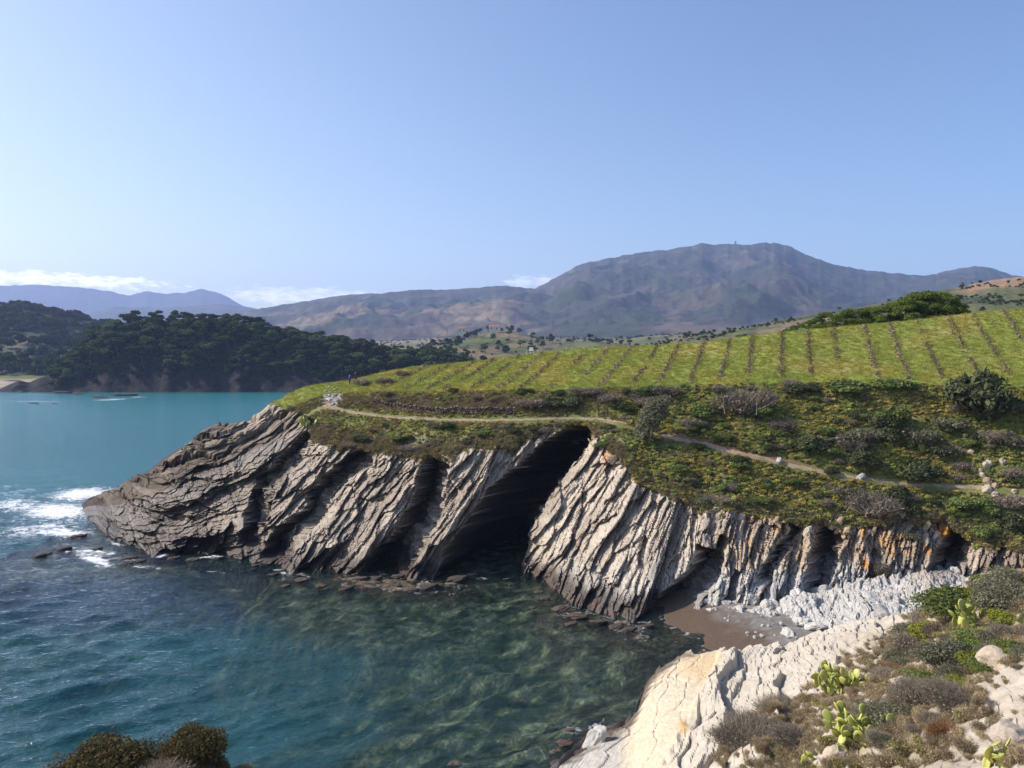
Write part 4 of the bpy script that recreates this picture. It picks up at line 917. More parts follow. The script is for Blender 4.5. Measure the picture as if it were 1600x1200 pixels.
def shrub(kind, px, py, wpx_, sq=1.0, label=None, group=None, name=None):
    ms, mt = SH[kind]; p = atA(px, py); r_ = wpx_ / 2 / F * p[1]; sq = min(1.15, sq * 1.3)
    zone = 'above the footpath' if py < np.interp(px, xsA, path_py) else 'below the footpath'
    if label is None:
        spot = ['near the walkers and the scree', 'beside the dry stone wall', 'above the dark cave', 'around the bent tree', 'right of the bent tree', 'behind the white path stone', 'left of the big round shrub', 'near the tan outcrop at the right'][int(np.searchsorted([600, 810, 960, 1060, 1200, 1330, 1470], px))]
        size = 'tiny' if wpx_ < 24 else 'small' if wpx_ < 38 else 'broad'
        label = '%s %s shrub %s, %s' % (size, kindname[kind], zone, spot); group = '%s %s shrubs %s %s' % (size, kindname[kind], zone, spot)
    return place('shrub', ms[rng.integers(0, 3)], mt, p, r_, label, 'shrub', group, sq=sq)
shrub('dark', 1530, 655, 132, 1.1, 'large round dark shrub at the right end of the vineyard edge')
shrub('brown', 1157, 640, 112, .75, 'big purple brown leafless shrub just below the vineyard edge')
shrub('brown', 1365, 800, 105, .62, 'wide bare brown shrub hanging over the cliff edge below the path')
shrub('dark', 1397, 790, 60, 1.1, 'dark round shrub beside the path at the cliff edge')
shrub('brown', 1372, 900, 44, 1.2, 'bare brown shrub growing against the ochre cliff face')
shrub('green', 1385, 665, 75, .8); shrub('grey', 1370, 663, 52, 1.0, 'round grey green shrub in the middle of the upper slope')
hand = [('grey',1340,690,90,.6),('dark',1388,692,46,.8),('brown',1330,705,56,.7),('grey',1440,690,80,.7),('grey',1490,670,70,.6),('dark',1475,712,56,.6),('brown',1480,705,60,.6),('dark',1345,730,64,.6),('dark',1440,742,92,.55),('brown',1500,730,50,.6),
 ('green',1260,700,60,.6),('dark',1265,705,70,.6),('brown',1225,668,56,.6),('green',1100,655,60,.6),('dark',1115,650,46,.6),('green',1190,648,60,.5),('green',1330,610,110,.35),('green',1400,605,90,.35),('dark',1240,612,70,.4),('brown',1010,630,70,.5),
 ('dark',1000,625,50,.6),('brown',1040,620,60,.5),('brown',950,628,60,.5),('dark',900,632,56,.55),('dark',860,634,60,.45),('brown',830,636,70,.35),('brown',920,615,70,.35),('dark',970,640,40,.6),('green',1090,700,40,.5),('green',1160,730,60,.5),
 ('dark',1150,725,40,.5),('brown',1290,790,44,.6),('green',1240,760,50,.5),('dark',1330,775,44,.6),('grey',1310,770,54,.6),('green',1500,790,70,.6),('green',1550,800,60,.7),('brown',1575,790,66,.6),('dark',1580,830,56,.9),('green',1535,840,50,.8),
 ('dark',565,688,34,.5),('brown',545,695,40,.4),('dark',700,672,34,.5),('green',760,680,44,.4),('brown',640,700,50,.4),('brown',850,675,40,.5),('dark',900,672,56,.5),('green',940,700,30,.8),('green',1060,735,50,.4),('brown',1120,785,60,.4),('green',1180,780,60,.4),
 ('dark',480,665,26,1.0),('brown',460,640,30,.5),('brown',600,598,36,.5),('brown',565,602,34,.6),('brown',630,587,30,.5),('green',620,690,44,.35),('grey',1420,840,40,.5),('dark',1300,740,30,.6),('brown',1210,700,34,.5),('brown',1550,690,56,.6),('grey',1590,700,60,.6),('brown',1585,745,50,.7)]
for h_ in hand: shrub(*h_)
rr = np.random.default_rng(5)
for k in range(170):
    px = rr.uniform(980, 1620); lo = np.interp(px, xsA, fe_py) + 8; hi_ = np.interp(px, [980, 1100, 1500, 1620], [690, 790, 815, 835])
    py = rr.uniform(lo, hi_)
    if -9 < py - np.interp(px, xsA, path_py) < 30: continue
    shrub(['green', 'green', 'brown', 'grey', 'green', 'brown', 'dark'][rr.integers(0, 7)], px, py, rr.uniform(18, 46), rr.uniform(.45, .75))
for k in range(60):
    px = rr.uniform(560, 960); py = rr.uniform(612, 632) if k % 2 else rr.uniform(665, 702)
    shrub(['brown', 'brown', 'green', 'dark'][rr.integers(0, 4)], px, py, rr.uniform(14, 30), rr.uniform(.35, .6))

# wind-bent tamarisk on the footpath
bent = bpy.data.objects.new('bent_tree', None); sc.collection.objects.link(bent); tag(bent, 'small wind bent grey brown tree beside the footpath', 'tree')
p = atA(1008, 692); bent.location = tuple(p); bent.scale = (1.22, 1.22, 1.22)
rr = np.random.default_rng(77); tk = MB(); trunk_pts = [(0, 0, 0), (.3, .1, 1.0), (.7, .1, 2.0), (1.3, .2, 3.0)]
for k in range(3): tk.add(*tube(trunk_pts[k], trunk_pts[k + 1], .16 - .04 * k, .12 - .04 * k, 7))
lc_ = [(-.5, 0, .8), (0, .2, 1.5), (.3, -.2, 2.1), (.9, .1, 2.7), (1.4, 0, 3.4), (.9, .3, 3.3), (1.9, 0, 3.9), (.5, .4, 2.7), (1.4, .2, 2.7), (-.1, -.3, .5), (.6, 0, 1.3)]; lr_ = [.75, .95, 1.1, 1.15, 1.1, 1.1, .8, 1.0, .9, .9, .9]
for c in lc_: tk.add(*tube(trunk_pts[1 if c[2] < 2 else 2], c, .05, .02, 4))
link('trunk', tk.mesh('bent_trunk'), M_bark, parent=bent)
P, d = lobes_points(rr, [np.array(c) for c in lc_], lr_, 5200, 1.0, .6); cr = MB(); V, Fq = cards(P, d * .6 + [.3, 0, .5], .12, rr, 2.4, .7); cr.add(V, Fq, leaf_tv(rr, 5200))
link('crown', cr.mesh('bent_crown'), L_grey, parent=bent)

# ------------------------------------------------------------------ vine rows
L_vine = leaf_mat('vine_wood', (.10, .07, .05), (.36, .29, .21), .0)
def blob(rr, r, sub=0):
    t_ = (1 + 5 ** .5) / 2; v_ = np.array([(-1,t_,0),(1,t_,0),(-1,-t_,0),(1,-t_,0),(0,-1,t_),(0,1,t_),(0,-1,-t_),(0,1,-t_),(t_,0,-1),(t_,0,1),(-t_,0,-1),(-t_,0,1)], float); v_ /= np.linalg.norm(v_[0])
    f_ = np.array([(0,11,5),(0,5,1),(0,1,7),(0,7,10),(0,10,11),(1,5,9),(5,11,4),(11,10,2),(10,7,6),(7,1,8),(3,9,4),(3,4,2),(3,2,6),(3,6,8),(3,8,9),(4,9,5),(2,4,11),(6,2,10),(8,6,7),(9,8,1)])
    return v_ * r * rr.uniform(.65, 1.25, (12, 1)), f_
vine_dir = .352
gid = 'vine rows across the green field'
for k in range(-12, 18):
    c = -12.8 + 4.1 * k + .3 * math.sin(k * 2.3); mb = MB(); trv = []; cnt = 0; rr = np.random.default_rng(2000 + k)
    dark_row = rr.uniform(.5, 1.0); V3, F3 = [], []; tvs = []; nn = 0
    for s_ in np.arange(96, 140, .33):
        X = c + vine_dir * s_; Y = s_; px = X / Y * F + CX
        if px < 560 or px > 1700: continue
        yl = np.interp(px, xsA, fe_Y) + 1.4 + .6 * math.sin(k * 5.1); yh = np.interp(px, xsA, cr_Y) - .2
        if Y < yl or Y > yh: continue
        if noise(s_ / 3, k * 3.7, 9) < -.35: continue
        z = zA(X, Y); x_ = X + rr.normal() * .16
        if rr.uniform() < .75:                         # gnarled stump with short spurs
            h_ = rr.uniform(.22, .5) ; m_ = MB(); m_.add(*tube((x_, Y, z - .05), (x_ + rr.normal() * .08, Y + rr.normal() * .08, z + h_), .07, .05, 4))
            for q in range(4): m_.add(*tube((x_, Y, z + h_ * .8), (x_ + rr.normal() * .26, Y + rr.normal() * .26, z + h_ + rr.uniform(0, .22)), .03, .012, 3))
            for V, Fq in zip(m_.V, m_.F):
                b0 = V.copy(); V3.append(b0); tvs.append(np.full(len(b0), rr.uniform(0, .5)))
            for Fq in m_.F: pass
            for V, Fq in zip(m_.V, m_.F):
                f = Fq - Fq.min(); F3.append(np.concatenate([f[:, [0, 1, 2]], f[:, [0, 2, 3]]]) + nn); nn += len(V)
        for _q in range(2 if rr.uniform() < dark_row else 1):                   # stone or clod piled along the row
            V, f = blob(rr, rr.uniform(.07, .22)); V = V * [1, 1, .7] + [x_ + rr.normal() * .22, Y + rr.normal() * .2, z + .05]; V3.append(V); tvs.append(np.full(12, rr.uniform(.3, 1))); F3.append(f + nn); nn += 12
    if nn < 260: continue
    pm = float(np.mean([v_[0, 0] / v_[0, 1] for v_ in V3])) * F + CX; zn = ['at the far left end of the field', 'above the stone wall', 'above the dark cave', 'behind the bent tree', 'left of the pine clump', 'in front of the pine clump', 'behind the big round shrub'][int(np.searchsorted([700, 830, 960, 1080, 1240, 1480], pm))]
    me = make_mesh('vine_row', np.concatenate(V3), np.concatenate(F3), {'tv': np.concatenate(tvs)})
    link('vine_row', me, L_vine, label='bare winter vine row with pale stones, %s' % zn, cat='vine row', group='vine rows %s' % zn)

# ------------------------------------------------------------------ stones, wall, posts, tower
def stone_mesh(seed, rough=.25):
    rr = np.random.default_rng(seed); import bmesh
    bm = bmesh.new(); bmesh.ops.create_icosphere(bm, subdivisions=4, radius=1)
    off = rr.uniform(0, 50, 3)
    co = np.array([v_.co[:] for v_ in bm.verts]); n_ = 1 + rough * noise(co[:, 0] * 1.2 + off[0], co[:, 1] * 1.2 + co[:, 2] * 1.1 + off[1], seed) + rough * .4 * noise(co[:, 0] * 3.2 + off[2], co[:, 2] * 3.1 + co[:, 1] * 2.3, seed + 1)
    for _ in range(7):
        d = rr.normal(size=3); d /= np.linalg.norm(d); h_ = rr.uniform(.62, .85); pr = co @ d; ex = np.clip(pr - h_, 0, None); co = co - ex[:, None] * d * .85
    co = co * n_[:, None]; co = co * (1 + rough * .35 * fbm(co[:, 0] * 4 + off[1], co[:, 2] * 4 + co[:, 1] * 3, seed + 2, 4))[:, None]
    me = bpy.data.meshes.new('stone'); bm.to_mesh(me); bm.free(); me.vertices.foreach_set('co', co.astype(np.float32).ravel()); me.update(); return me
def with_col(me, c, seed=0):
    n = len(me.vertices); at = me.attributes.new('col', 'FLOAT_COLOR', 'POINT'); at.data.foreach_set('color', np.tile([*c, 1.0], n).astype(np.float32)); me.materials.append(M_stone); return me
stones_w = [with_col(stone_mesh(s), c) for s, c in zip(range(30, 36), [(.50, .48, .45), (.45, .44, .42), (.52, .49, .44), (.40, .39, .37), (.47, .44, .40), (.55, .53, .50)])]
stones_d = [with_col(stone_mesh(s), c) for s, c in zip(range(40, 44), [(.07, .055, .045), (.10, .075, .06), (.085, .06, .05), (.06, .05, .045)])]
stones_t = [with_col(stone_mesh(s), c) for s, c in zip(range(50, 54), [(.46, .38, .29), (.42, .36, .29), (.50, .43, .34), (.40, .30, .20)])]
def boulder(me, p, s, label, group=None, sq=(1, 1, .8), rot=None, name='boulder', cat='rock'):
    o = link(name, me, None, label=label, cat=cat, group=group); o.location = tuple(float(q) for q in p); o.scale = tuple(s * k for k in sq)
    o.rotation_euler = rot or (rng.uniform(-.3, .3), rng.uniform(-.5, .1), rng.uniform(0, 6.28)); return o
rr = np.random.default_rng(8)
for k in range(22):                                   # bleached boulders at the cliff foot
    px = rr.uniform(1095, 1500); py = np.interp(px, xsA, foot_py) + rr.uniform(-10, 14 if px > 1200 else 4); p = atA(px, py); s_ = rr.uniform(.35, 1.15) * (1 if px < 1330 else .7)
    boulder(stones_w[k % 6], p, s_, 'bleached white boulder at the foot of the cliff behind the beach', 'bleached boulders at the cliff foot', (1, .8, rr.uniform(.7, 1.2)))
for k in range(12):
    px = rr.uniform(1210, 1420); Y = rr.uniform(64, 71); X = (px - CX) / F * Y; i = int(np.argmin(np.abs(xsA - px)))
    z = float(np.interp(Y, PA[i, :r_top, 1][:60], PA[i, :r_top, 2][:60])); boulder(stones_w[k % 6], (X, Y, z), rr.uniform(.3, 1.0), 'bleached white rock on the shelf between beach and near ridge', 'bleached rocks on the shelf', (1.3, 1, .5))
for k in range(34):                                   # gravel-sized stones on the beach
    px = rr.uniform(1130, 1270); py = rr.uniform(962, 1002); Y = 25 * F / (py - HY) * .975; X = (px - CX) / F * Y; z = (X - (14.8 + (73 - Y) * .32)) * .13
    if z < .4: continue
    boulder(stones_w[k % 6], (X, Y, min(z, 1.1)), rr.uniform(.06, .22), 'small pale stone lying on the gravel beach', 'small stones on the beach')
boulder(stones_w[2], (23.6, 66.6, .7), .75, 'long white rock slab lying at the back of the beach', sq=(1.6, .9, .35))
boulder(stones_w[0], (26.6, 67.6, 1.1), .8, 'rounded white boulder with a dark hollow beside it at the back of the beach', sq=(1.2, .9, .6))
dark_pts = [(95,858,22),(72,864,14),(200,872,16),(243,858,14),(232,862,10),(170,835,12),(120,838,16),(150,858,10),(60,868,16),(196,880,14),(218,876,12),(340,872,10),(445,915,12),(470,905,16),(500,915,14),(540,920,16),(580,905,20),(610,915,18),(640,922,16),(668,918,20),(710,905,24),(735,897,12),(620,900,14),(560,905,18),
  (850,935,14),(875,950,20),(900,962,22),(930,972,20),(960,980,18),(840,925,10),(890,975,14),(790,905,8),(830,950,9),(865,1175,14),(880,1160,18),(900,1180,22),(870,1195,22),(700,1198,24),(890,1140,10),(425,898,12),(395,884,12),(300,874,14),(270,872,12),(1010,978,14),(985,982,12)]
wz = lambda px, py: 'at the foot of the pale slab' if py > 1100 else ['in the foam off the point', 'under the left clefts', 'under the middle ribs of the cliff', 'at the mouth of the dark cave', 'under the pale rock face right of the cave'][int(np.searchsorted([260, 480, 640, 835], px))]
for k, (px, py, w) in enumerate(dark_pts):
    Y = 25 * F / (py - HY); s_ = w / 2 / F * Y * 1.2; boulder(stones_d[k % 4], ((px - CX) / F * Y, Y, -.12 * s_), s_, 'dark wet rock awash at the waterline %s' % wz(px, py), 'dark wet rocks %s' % wz(px, py), (1.5, .9, .42), (0, -.2, rr.uniform(-.5, .6)))
for px, py, s_, lb in ((155,752-0,6,''),): pass
for k, (px, py, w) in enumerate([(52, 630, 9), (85, 631, 5), (155, 621, 14), (190, 618, 22), (30, 612, 14), (210, 617, 12), (120, 616, 12), (95, 614, 16)]):
    Y = 25 * F / (py - HY); s_ = w / 2 / F * Y * 1.2; boulder(stones_d[k % 4], ((px - CX) / F * Y, Y, -.1 * s_), s_, 'dark rock in the surf off the wooded headland', 'dark rocks in the surf across the bay', (1.6, 1, .4), (0, 0, 0))
boulder(stones_w[1], atA(1217, 720) + [0, -.2, .1], .42, 'white stone beside the middle of the footpath', sq=(1, .8, .9), name='stone')
boulder(stones_w[3], atA(1345, 746) + [0, -.2, .1], .5, 'pale stone beside the path to the right of the white one', sq=(1.2, .8, .6), name='stone')
boulder(stones_t[3], atA(955, 716) + [0, -.5, -.1], .55, 'orange lichen covered rock at the top of the cliff edge', sq=(1.0, .6, 1.1), rot=(0, .7, 0))
for k in range(46):                                   # scree where the path meets the nose
    px = rr.uniform(500, 534); py = rr.uniform(604, 634); p = atA(px, py)
    boulder(stones_w[k % 6] if k % 3 else stones_t[k % 4], p + [0, 0, .05], rr.uniform(.12, .34), 'pale stone in the scree beside the start of the footpath', 'pale scree stones by the path', name='stone', sq=(1.2, 1, .6))
kz = lambda px: ['above the sand', 'above the gravel beach', 'left of the bare brown shrub', 'right of the bare brown shrub'][int(np.searchsorted([1190, 1290, 1390], px))]
for k in range(40):                                   # rock knobs poking out below the turf edge
    px = rr.uniform(1090, 1500); py = np.interp(px, PXA[:, 0], vegline[:, 0]) + rr.uniform(-14, 22); p = atA(px, py)
    boulder(stones_t[k % 4], p, rr.uniform(.2, .6), 'tan rock knob at the turf edge of the cliff %s' % kz(px), 'tan rock knobs %s' % kz(px), (.6, .7, 1.3), (0, .5, 0))
for k in range(16):
    px = rr.uniform(1510, 1590); py = rr.uniform(705, 790); p = atA(px, py)
    boulder(stones_t[k % 4], p, rr.uniform(.25, .7), 'tan rock outcrop block at the right end of the footpath', 'tan rocks at the right end of the path', (.9, .8, .9))
# near-slope rocks
for px, py, w, lb in ((1412,1085,46,'pointed grey rock standing between the prickly pear and the dry shrubs'),(1560,1050,70,'large tan boulder at the right edge below the green shrubs'),(1310,1196,46,'pale rock at the bottom between cactus clumps'),(1590,1175,70,'orange tan boulder in the bottom right corner')):
    p = atF(px, py); boulder(stones_t[rng.integers(0, 4)], p, w / 2 / F * p[1], lb, sq=(1, .8, .75))
p = atF(938, 1190); boulder(stones_w[3], (p[0], 49.2, -.1), .85, 'grey pointed rock at the water left of the pale slab', sq=(.8, 1.2, 1.7), rot=(.2, .35, .2))

# dry-stone wall: every stone a piece
wall = bpy.data.objects.new('dry_stone_wall', None); sc.collection.objects.link(wall); tag(wall, 'low dark dry stone wall under the field bank', 'wall'); wall.location = tuple(atA(680, 642))
M_ws = surface_mat('wall_stone', .9, (1, 1, 1), (0, 0, 0), 3, (.6, 1.3), .6, .03)
wst = []
for s in range(4):
    me = stone_mesh(60 + s, .12); c = [(.12, .085, .07), (.16, .12, .10), (.09, .07, .06), (.2, .16, .13)][s]; n = len(me.vertices); at = me.attributes.new('col', 'FLOAT_COLOR', 'POINT'); at.data.foreach_set('color', np.tile([*c, 1.0], n).astype(np.float32)); me.materials.append(M_ws); wst.append(me)
wl = Vector(wall.location)
for k, px in enumerate(np.arange(586, 806, 3.1)):
    py = np.interp(px, [586, 620, 680, 740, 806], [629, 638, 645, 647, 645]); p = atA(px, py)
    for r_ in range(3):
        if rr.uniform() < .08: continue
        o = link('stone', wst[rng.integers(0, 4)], None, parent=wall); o.location = Vector((p[0] + rr.normal() * .05 + .12 * (r_ % 2), p[1] - .3, p[2] + .12 + .29 * r_ * min(1, (px - 575) / 30))) - wl
        o.scale = (.21, .24, .17); o.rotation_euler = (rr.normal() * .1, rr.normal() * .1, rr.uniform(-.3, .3))
M_wood = plain_mat('dark_wood', (.035, .028, .022)); M_white = plain_mat('white_paint', (.6, .6, .58)); M_house = plain_mat('render_wall', (.62, .57, .48)); M_roof = plain_mat('tile_roof', (.35, .16, .09)); M_tower = plain_mat('tower_stone', (.30, .26, .21), nscale=.4)
M_dk = plain_mat('dark_glass', (.03, .035, .04), .3)
gate = bpy.data.objects.new('path_barrier', None); sc.collection.objects.link(gate); p0 = atA(936, 651); p1 = atA(950, 651); gate.location = tuple(p0); tag(gate, 'dark wooden two post barrier beside the footpath at the cave', 'barrier')
for q in (p0, p1): m_ = MB(); d0 = q - p0; m_.add(*tube(d0 + [0, 0, -.1], d0 + [0, 0, 1.15], .07, .06, 8)); m_.add(*tube(d0 + [0, 0, 1.15], d0 + [0, 0, 1.17], .06, .01, 8)); link('post', m_.mesh('post'), M_wood, parent=gate)
for zz_ in (.45, .95): m_ = MB(); d0 = p1 - p0; m_.add(*tube([0, -.08, zz_], d0 + [0, -.08, zz_], .04, .04, 6)); link('rail', m_.mesh('rail'), M_wood, parent=gate)
# white posts beyond the field
for k, px in enumerate([823, 829, 834, 840, 846, 885, 893, 912, 944, 986, 998, 1010, 1052]):
    Y = 195 + 4 * math.sin(k * 3); z = zL(px, Y); z = H - ((556 if px < 860 else 553) - 552) / F * Y - 1.2; h_ = 2.6 if px < 860 else 2.9
    m_ = MB(); m_.add(*tube((0, 0, -4), (0, 0, h_), .09, .07, 6)); link('vineyard_post', m_.mesh('post'), M_white, label='thin pale post standing beyond the vineyard crest', cat='post', group='pale posts beyond the vineyard', loc=((px - CX) / F * Y, Y, z))
# tower
tw = bpy.data.objects.new('watchtower', None); sc.collection.objects.link(tw); tz = H + (HY - 383.5) / F * 4600; tw.location = ((1149 - CX) / F * 4600, 4600, tz); tag(tw, 'round stone watchtower on the mountain summit', 'tower')
m_ = MB(); m_.add(*tube((0, 0, -12), (0, 0, 22), 6.2, 5.2, 20)); link('shaft', m_.mesh('shaft'), M_tower, parent=tw)
m_ = MB(); m_.add(*tube((0, 0, 22.02), (0, 0, 24), 6.2, 6.4, 20)); m_.add(*tube((0, 0, 24), (0, 0, 25.6), 6.4, 6.2, 20)); m_.add(*tube((0, 0, 25.6), (0, 0, 25.62), 6.2, .1, 20)); link('parapet', m_.mesh('parapet'), M_tower, parent=tw)
m_ = MB(); m_.add(*tube((0, 0, -8), (0, 0, 18), .7, .4, 6)); m_.add(*tube((-3, 0, 12), (3, 0, 12), .3, .3, 5)); link('radio_mast', m_.mesh('mast'), M_wood, label='thin radio mast on the mountain top right of the tower', cat='mast', loc=((1197 - CX) / F * 4600, 4600, H + (HY - 381) / F * 4600))
def house(px, Y, pyb, w, d, h_, label, roofm):
    r_ = bpy.data.objects.new('house', None); sc.collection.objects.link(r_); z = H - (pyb - HY) / F * Y; r_.location = ((px - CX) / F * Y, Y, z); tag(r_, label, 'house')
    def box(x0, x1, y0, y1, z0, z1): V = np.array([(x, y, z_) for x in (x0, x1) for y in (y0, y1) for z_ in (z0, z1)], float); return V, np.array([(0,1,3,2),(4,6,7,5),(0,4,5,1),(2,3,7,6),(0,2,6,4),(1,5,7,3)])
    m_ = MB(); m_.add(*box(-w/2, w/2, -d/2, d/2, -4, h_)); link('wall', m_.mesh('wall'), M_house, parent=r_)
    m_ = MB(); V = np.array([(-w/2-.4,-d/2-.4,h_+.01),(w/2+.4,-d/2-.4,h_+.01),(w/2+.4,d/2+.4,h_+.01),(-w/2-.4,d/2+.4,h_+.01),(-w/2,0,h_+2),(w/2,0,h_+2)],float); m_.add(V, np.array([(0,1,5,4),(2,3,4,5),(0,4,3,3),(1,2,5,5),(3,2,1,0)][:2]+[(3,2,1,0)])); link('roof', m_.mesh('roof'), roofm, parent=r_)
    for wx in (-w/4, w/4): m_ = MB(); m_.add(*box(wx-.6, wx+.6, -d/2-.05, -d/2-.01, h_*.4, h_*.75)); link('window', m_.mesh('window'), M_dk, parent=r_)
house(772, 900, 517, 12, 8, 5, 'pale house among trees on the small knoll', M_roof)
house(830, 420, 551, 1.9, 1.6, .9, 'tiny white hut beside the pale posts', M_house)
house(722, 900, 520, 9, 7, 5, 'small tan roofed house at the left of the knoll', M_roof)

# ------------------------------------------------------------------ trees
pines = []
for k in range(6):
    tr_, cr = pine_meshes(3000 + k, 10, 4.4, 1300, .75, .3 if k < 4 else .7); mb = MB()
    mt_ = tr_.mesh('pine_trunk'); mc = cr.mesh('pine_crown')
    V = np.concatenate(tr_.V + cr.V); Fq = np.concatenate(tr_.F + [f + tr_.n for f in cr.F]); nt_f = sum(len(f) for f in tr_.F)
    me = make_mesh('pine_tree', V, Fq, {'tv': np.concatenate(tr_.tv + cr.tv)}); me.materials.append(L_pine); me.materials.append(M_bark)
    mi = np.zeros(len(Fq), np.int32); mi[:nt_f] = 1; me.polygons.foreach_set('material_index', mi); pines.append(me)
def tree(p, s, label, group, me=None, sq=1.0, name='pine_tree', cat='tree'):
    o = link(name, me or pines[rng.integers(0, 6)], None, label=label, cat=cat, group=group); o.location = (float(p[0]), float(p[1]), float(p[2]) - .3); w_ = rng.uniform(.95, 1.35) if name == 'pine_tree' else 1.0; o.scale = (s * w_, s * w_, s * sq); o.rotation_euler = (0, 0, rng.uniform(0, 6.28)); return o
rr = np.random.default_rng(9); n = 0; used = []
topline = lambda px: np.interp(px, [70, 90, 120, 155, 190, 260, 300, 350, 400, 450, 530, 600, 640, 700, 730], [575, 560, 540, 503, 489, 483, 492, 487, 495, 511, 521, 536, 541, 549, 558])
for k in range(5000):
    if n >= 285: break
    i = rr.integers(int((85 + 30) / 4), int((740 + 30) / 4)); tt_ = rr.uniform(.14, 1.1); j = int(np.argmin(np.abs(T[0] - tt_))); p = Ph[i, j]; px = p[0] / p[1] * F + CX
    if tt_ < .21 + .08 * math.sin(px / 25) : continue
    if any((p[0] - u[0]) ** 2 + (p[1] - u[1]) ** 2 < 20 for u in used): continue
    base_py = HY + (H - p[2]) / p[1] * F; hmax = (base_py - topline(px) - 1) / F * p[1]
    h_ = min(rr.uniform(6.5, 14), max(4, hmax * rr.choice([.85, 1.0, 1.12, 1.25])))
    zn = ['on the left tip of the far headland', 'under the left hump of the far headland', 'between the two humps of the far headland', 'under the right hump of the far headland', 'on the long right flank of the far headland', 'at the low right end of the far headland'][int(np.searchsorted([150, 235, 320, 420, 560], px))]
    rw = 'along the skyline' if tt_ > .85 else 'halfway up the slope' if tt_ > .5 else 'just above the shore rocks'
    tree(p, h_ / 10, 'dark pine %s %s' % (rw, zn), 'pines %s %s' % (rw, zn), sq=rr.uniform(.85, 1.05)); used.append(p); n += 1
print('headland pines', n)
for px, pyb, Y, h_ in ((10,582,600,15),(35,583,610,17),(58,582,600,13),(-15,584,610,14),(75,580,590,10)):
    tree(((px - CX) / F * Y, Y, H - (pyb - HY) / F * Y), h_ / 10, 'round pine standing behind the far sandy beach', 'pines behind the far beach')
# pines behind the near crest on the right
bp = []
for k in range(4):
    tr_, cr = pine_meshes(3100 + k, 5, 2.9, 5200, .17, .7, .12); V = np.concatenate(tr_.V + cr.V); Fq = np.concatenate(tr_.F + [f + tr_.n for f in cr.F]); nt_f = sum(len(f) for f in tr_.F)
    me = make_mesh('umbrella_pine', V, Fq, {'tv': np.concatenate(tr_.tv + cr.tv)}); me.materials.append(L_pine2); me.materials.append(M_bark); mi = np.zeros(len(Fq), np.int32); mi[:nt_f] = 1; me.polygons.foreach_set('material_index', mi); bp.append(me)
pz = lambda px, Y: 'in the near row' if Y < 122 else 'at the low left end' if px < 1310 else 'in the low middle' if px < 1390 else 'in the high dome' if px < 1480 else 'at the right end'
for px, pyt, Y in ((1250,505,124),(1268,499,126),(1290,489,125),(1305,492,122),(1325,484,126),(1345,484,123),(1362,481,126),(1382,480,123),(1398,473,126),(1415,468,123),(1432,460,125),(1450,458,123),(1468,459,126),(1485,464,123),(1498,474,125),(1425,476,121),(1465,475,121),(1375,492,121),(1330,497,121),(1280,505,121),(1235,512,124)):
    z0 = H - (np.interp(px, xsA, cr_py) - HY + 4) / F * Y; ht = H + (HY - pyt) / F * Y - z0
    tree((( px - CX) / F * Y, Y, z0 - .6), (ht + .6) / 4.6, 'bushy green pine %s of the clump behind the vineyard crest' % pz(px, Y), 'pines %s of the crest clump' % pz(px, Y), bp[rng.integers(0, 4)])
rr = np.random.default_rng(10)
mids = [(a_, None, Y_) for a_, Y_ in zip(rr.uniform(640, 870, 46), rr.uniform(620, 960, 46))] + [(a_, None, Y_) for a_, Y_ in zip(rr.uniform(880, 1240, 40), rr.uniform(500, 1300, 40))] + [(a_, None, Y_) for a_, Y_ in zip(rr.uniform(690, 800, 22), rr.uniform(900, 960, 22))] + [(a_, None, Y_) for a_, Y_ in zip(rr.uniform(560, 740, 30), rr.uniform(575, 640, 30))]
vz = lambda px, Y: ['just right of the wooded headland', 'on the terraced field left of the knoll', 'on the knoll with the houses', 'behind the pale posts', 'below the middle of the mountain', 'left of the pine clump'][int(np.searchsorted([640, 740, 830, 930, 1080], px))] + (', far off' if Y > 850 else ', nearer')
for px, _, Y in mids:
    tree(((px - CX) / F * Y, Y, zL(px, Y)), rr.uniform(.5, .95), 'dark round tree in the valley %s' % vz(px, Y), 'valley trees %s' % vz(px, Y), name='valley_tree')
hz7 = lambda p: ('above the vineyard crest' if p[0] / p[1] * F + CX < 1250 else 'behind the pine clump' if p[0] / p[1] * F + CX < 1500 else 'below the bare brown top') + (', high up' if p[1] > 480 else ', low down')
for k in range(46):
    i = rr.integers(10, len(xs7) - 40); j = rr.integers(25, 70); p = P_h7[i, j]; tree(p, rr.uniform(.3, .65), 'dark bushy tree on the right hillside, %s' % hz7(p), 'right hillside trees %s' % hz7(p), name='hillside_tree')
far_blob = []
for k in range(3):
    rr2 = np.random.default_rng(4000 + k); P_, d_ = lobes_points(rr2, [np.array((0, 0, 3.0)), np.array((1.5, 0, 3.4)), np.array((-1.2, 1, 2.6))], [2.6, 2.0, 2.0], 130, .9, .3); m_ = MB(); V, Fq = cards(P_, d_, 1.3, rr2, 1.2); m_.add(V, Fq, leaf_tv(rr2, 130)); far_blob.append(m_.mesh('far_tree'))
L_far = leaf_mat('distant_foliage', (.025, .04, .016), (.06, .075, .03), .2, True, .3)
msk = np.clip(.4 + 2 * fbm(P_h6[..., 0] / 50, P_h6[..., 1] / 50, 5, 3), 0, 1); Q, i, j, r3 = pick(msk[:, :52], 4600, 31, P_h6[:, :52])
scatter('hill_woodland', Q, r3.uniform(.8, 1.8, len(Q)), np.ones((len(Q), 3)) * r3.uniform(.8, 1.3, (len(Q), 1)), far_blob, L_far, 'dark woodland covering the hill behind the far beach')
msk = np.clip(2.2 * fbm(P_h7[..., 0] / 35, P_h7[..., 1] / 40, 6, 3) - .2, 0, 1); Q, i, j, r3 = pick(msk[:, 8:70], 1500, 32, P_h7[:, 8:70])
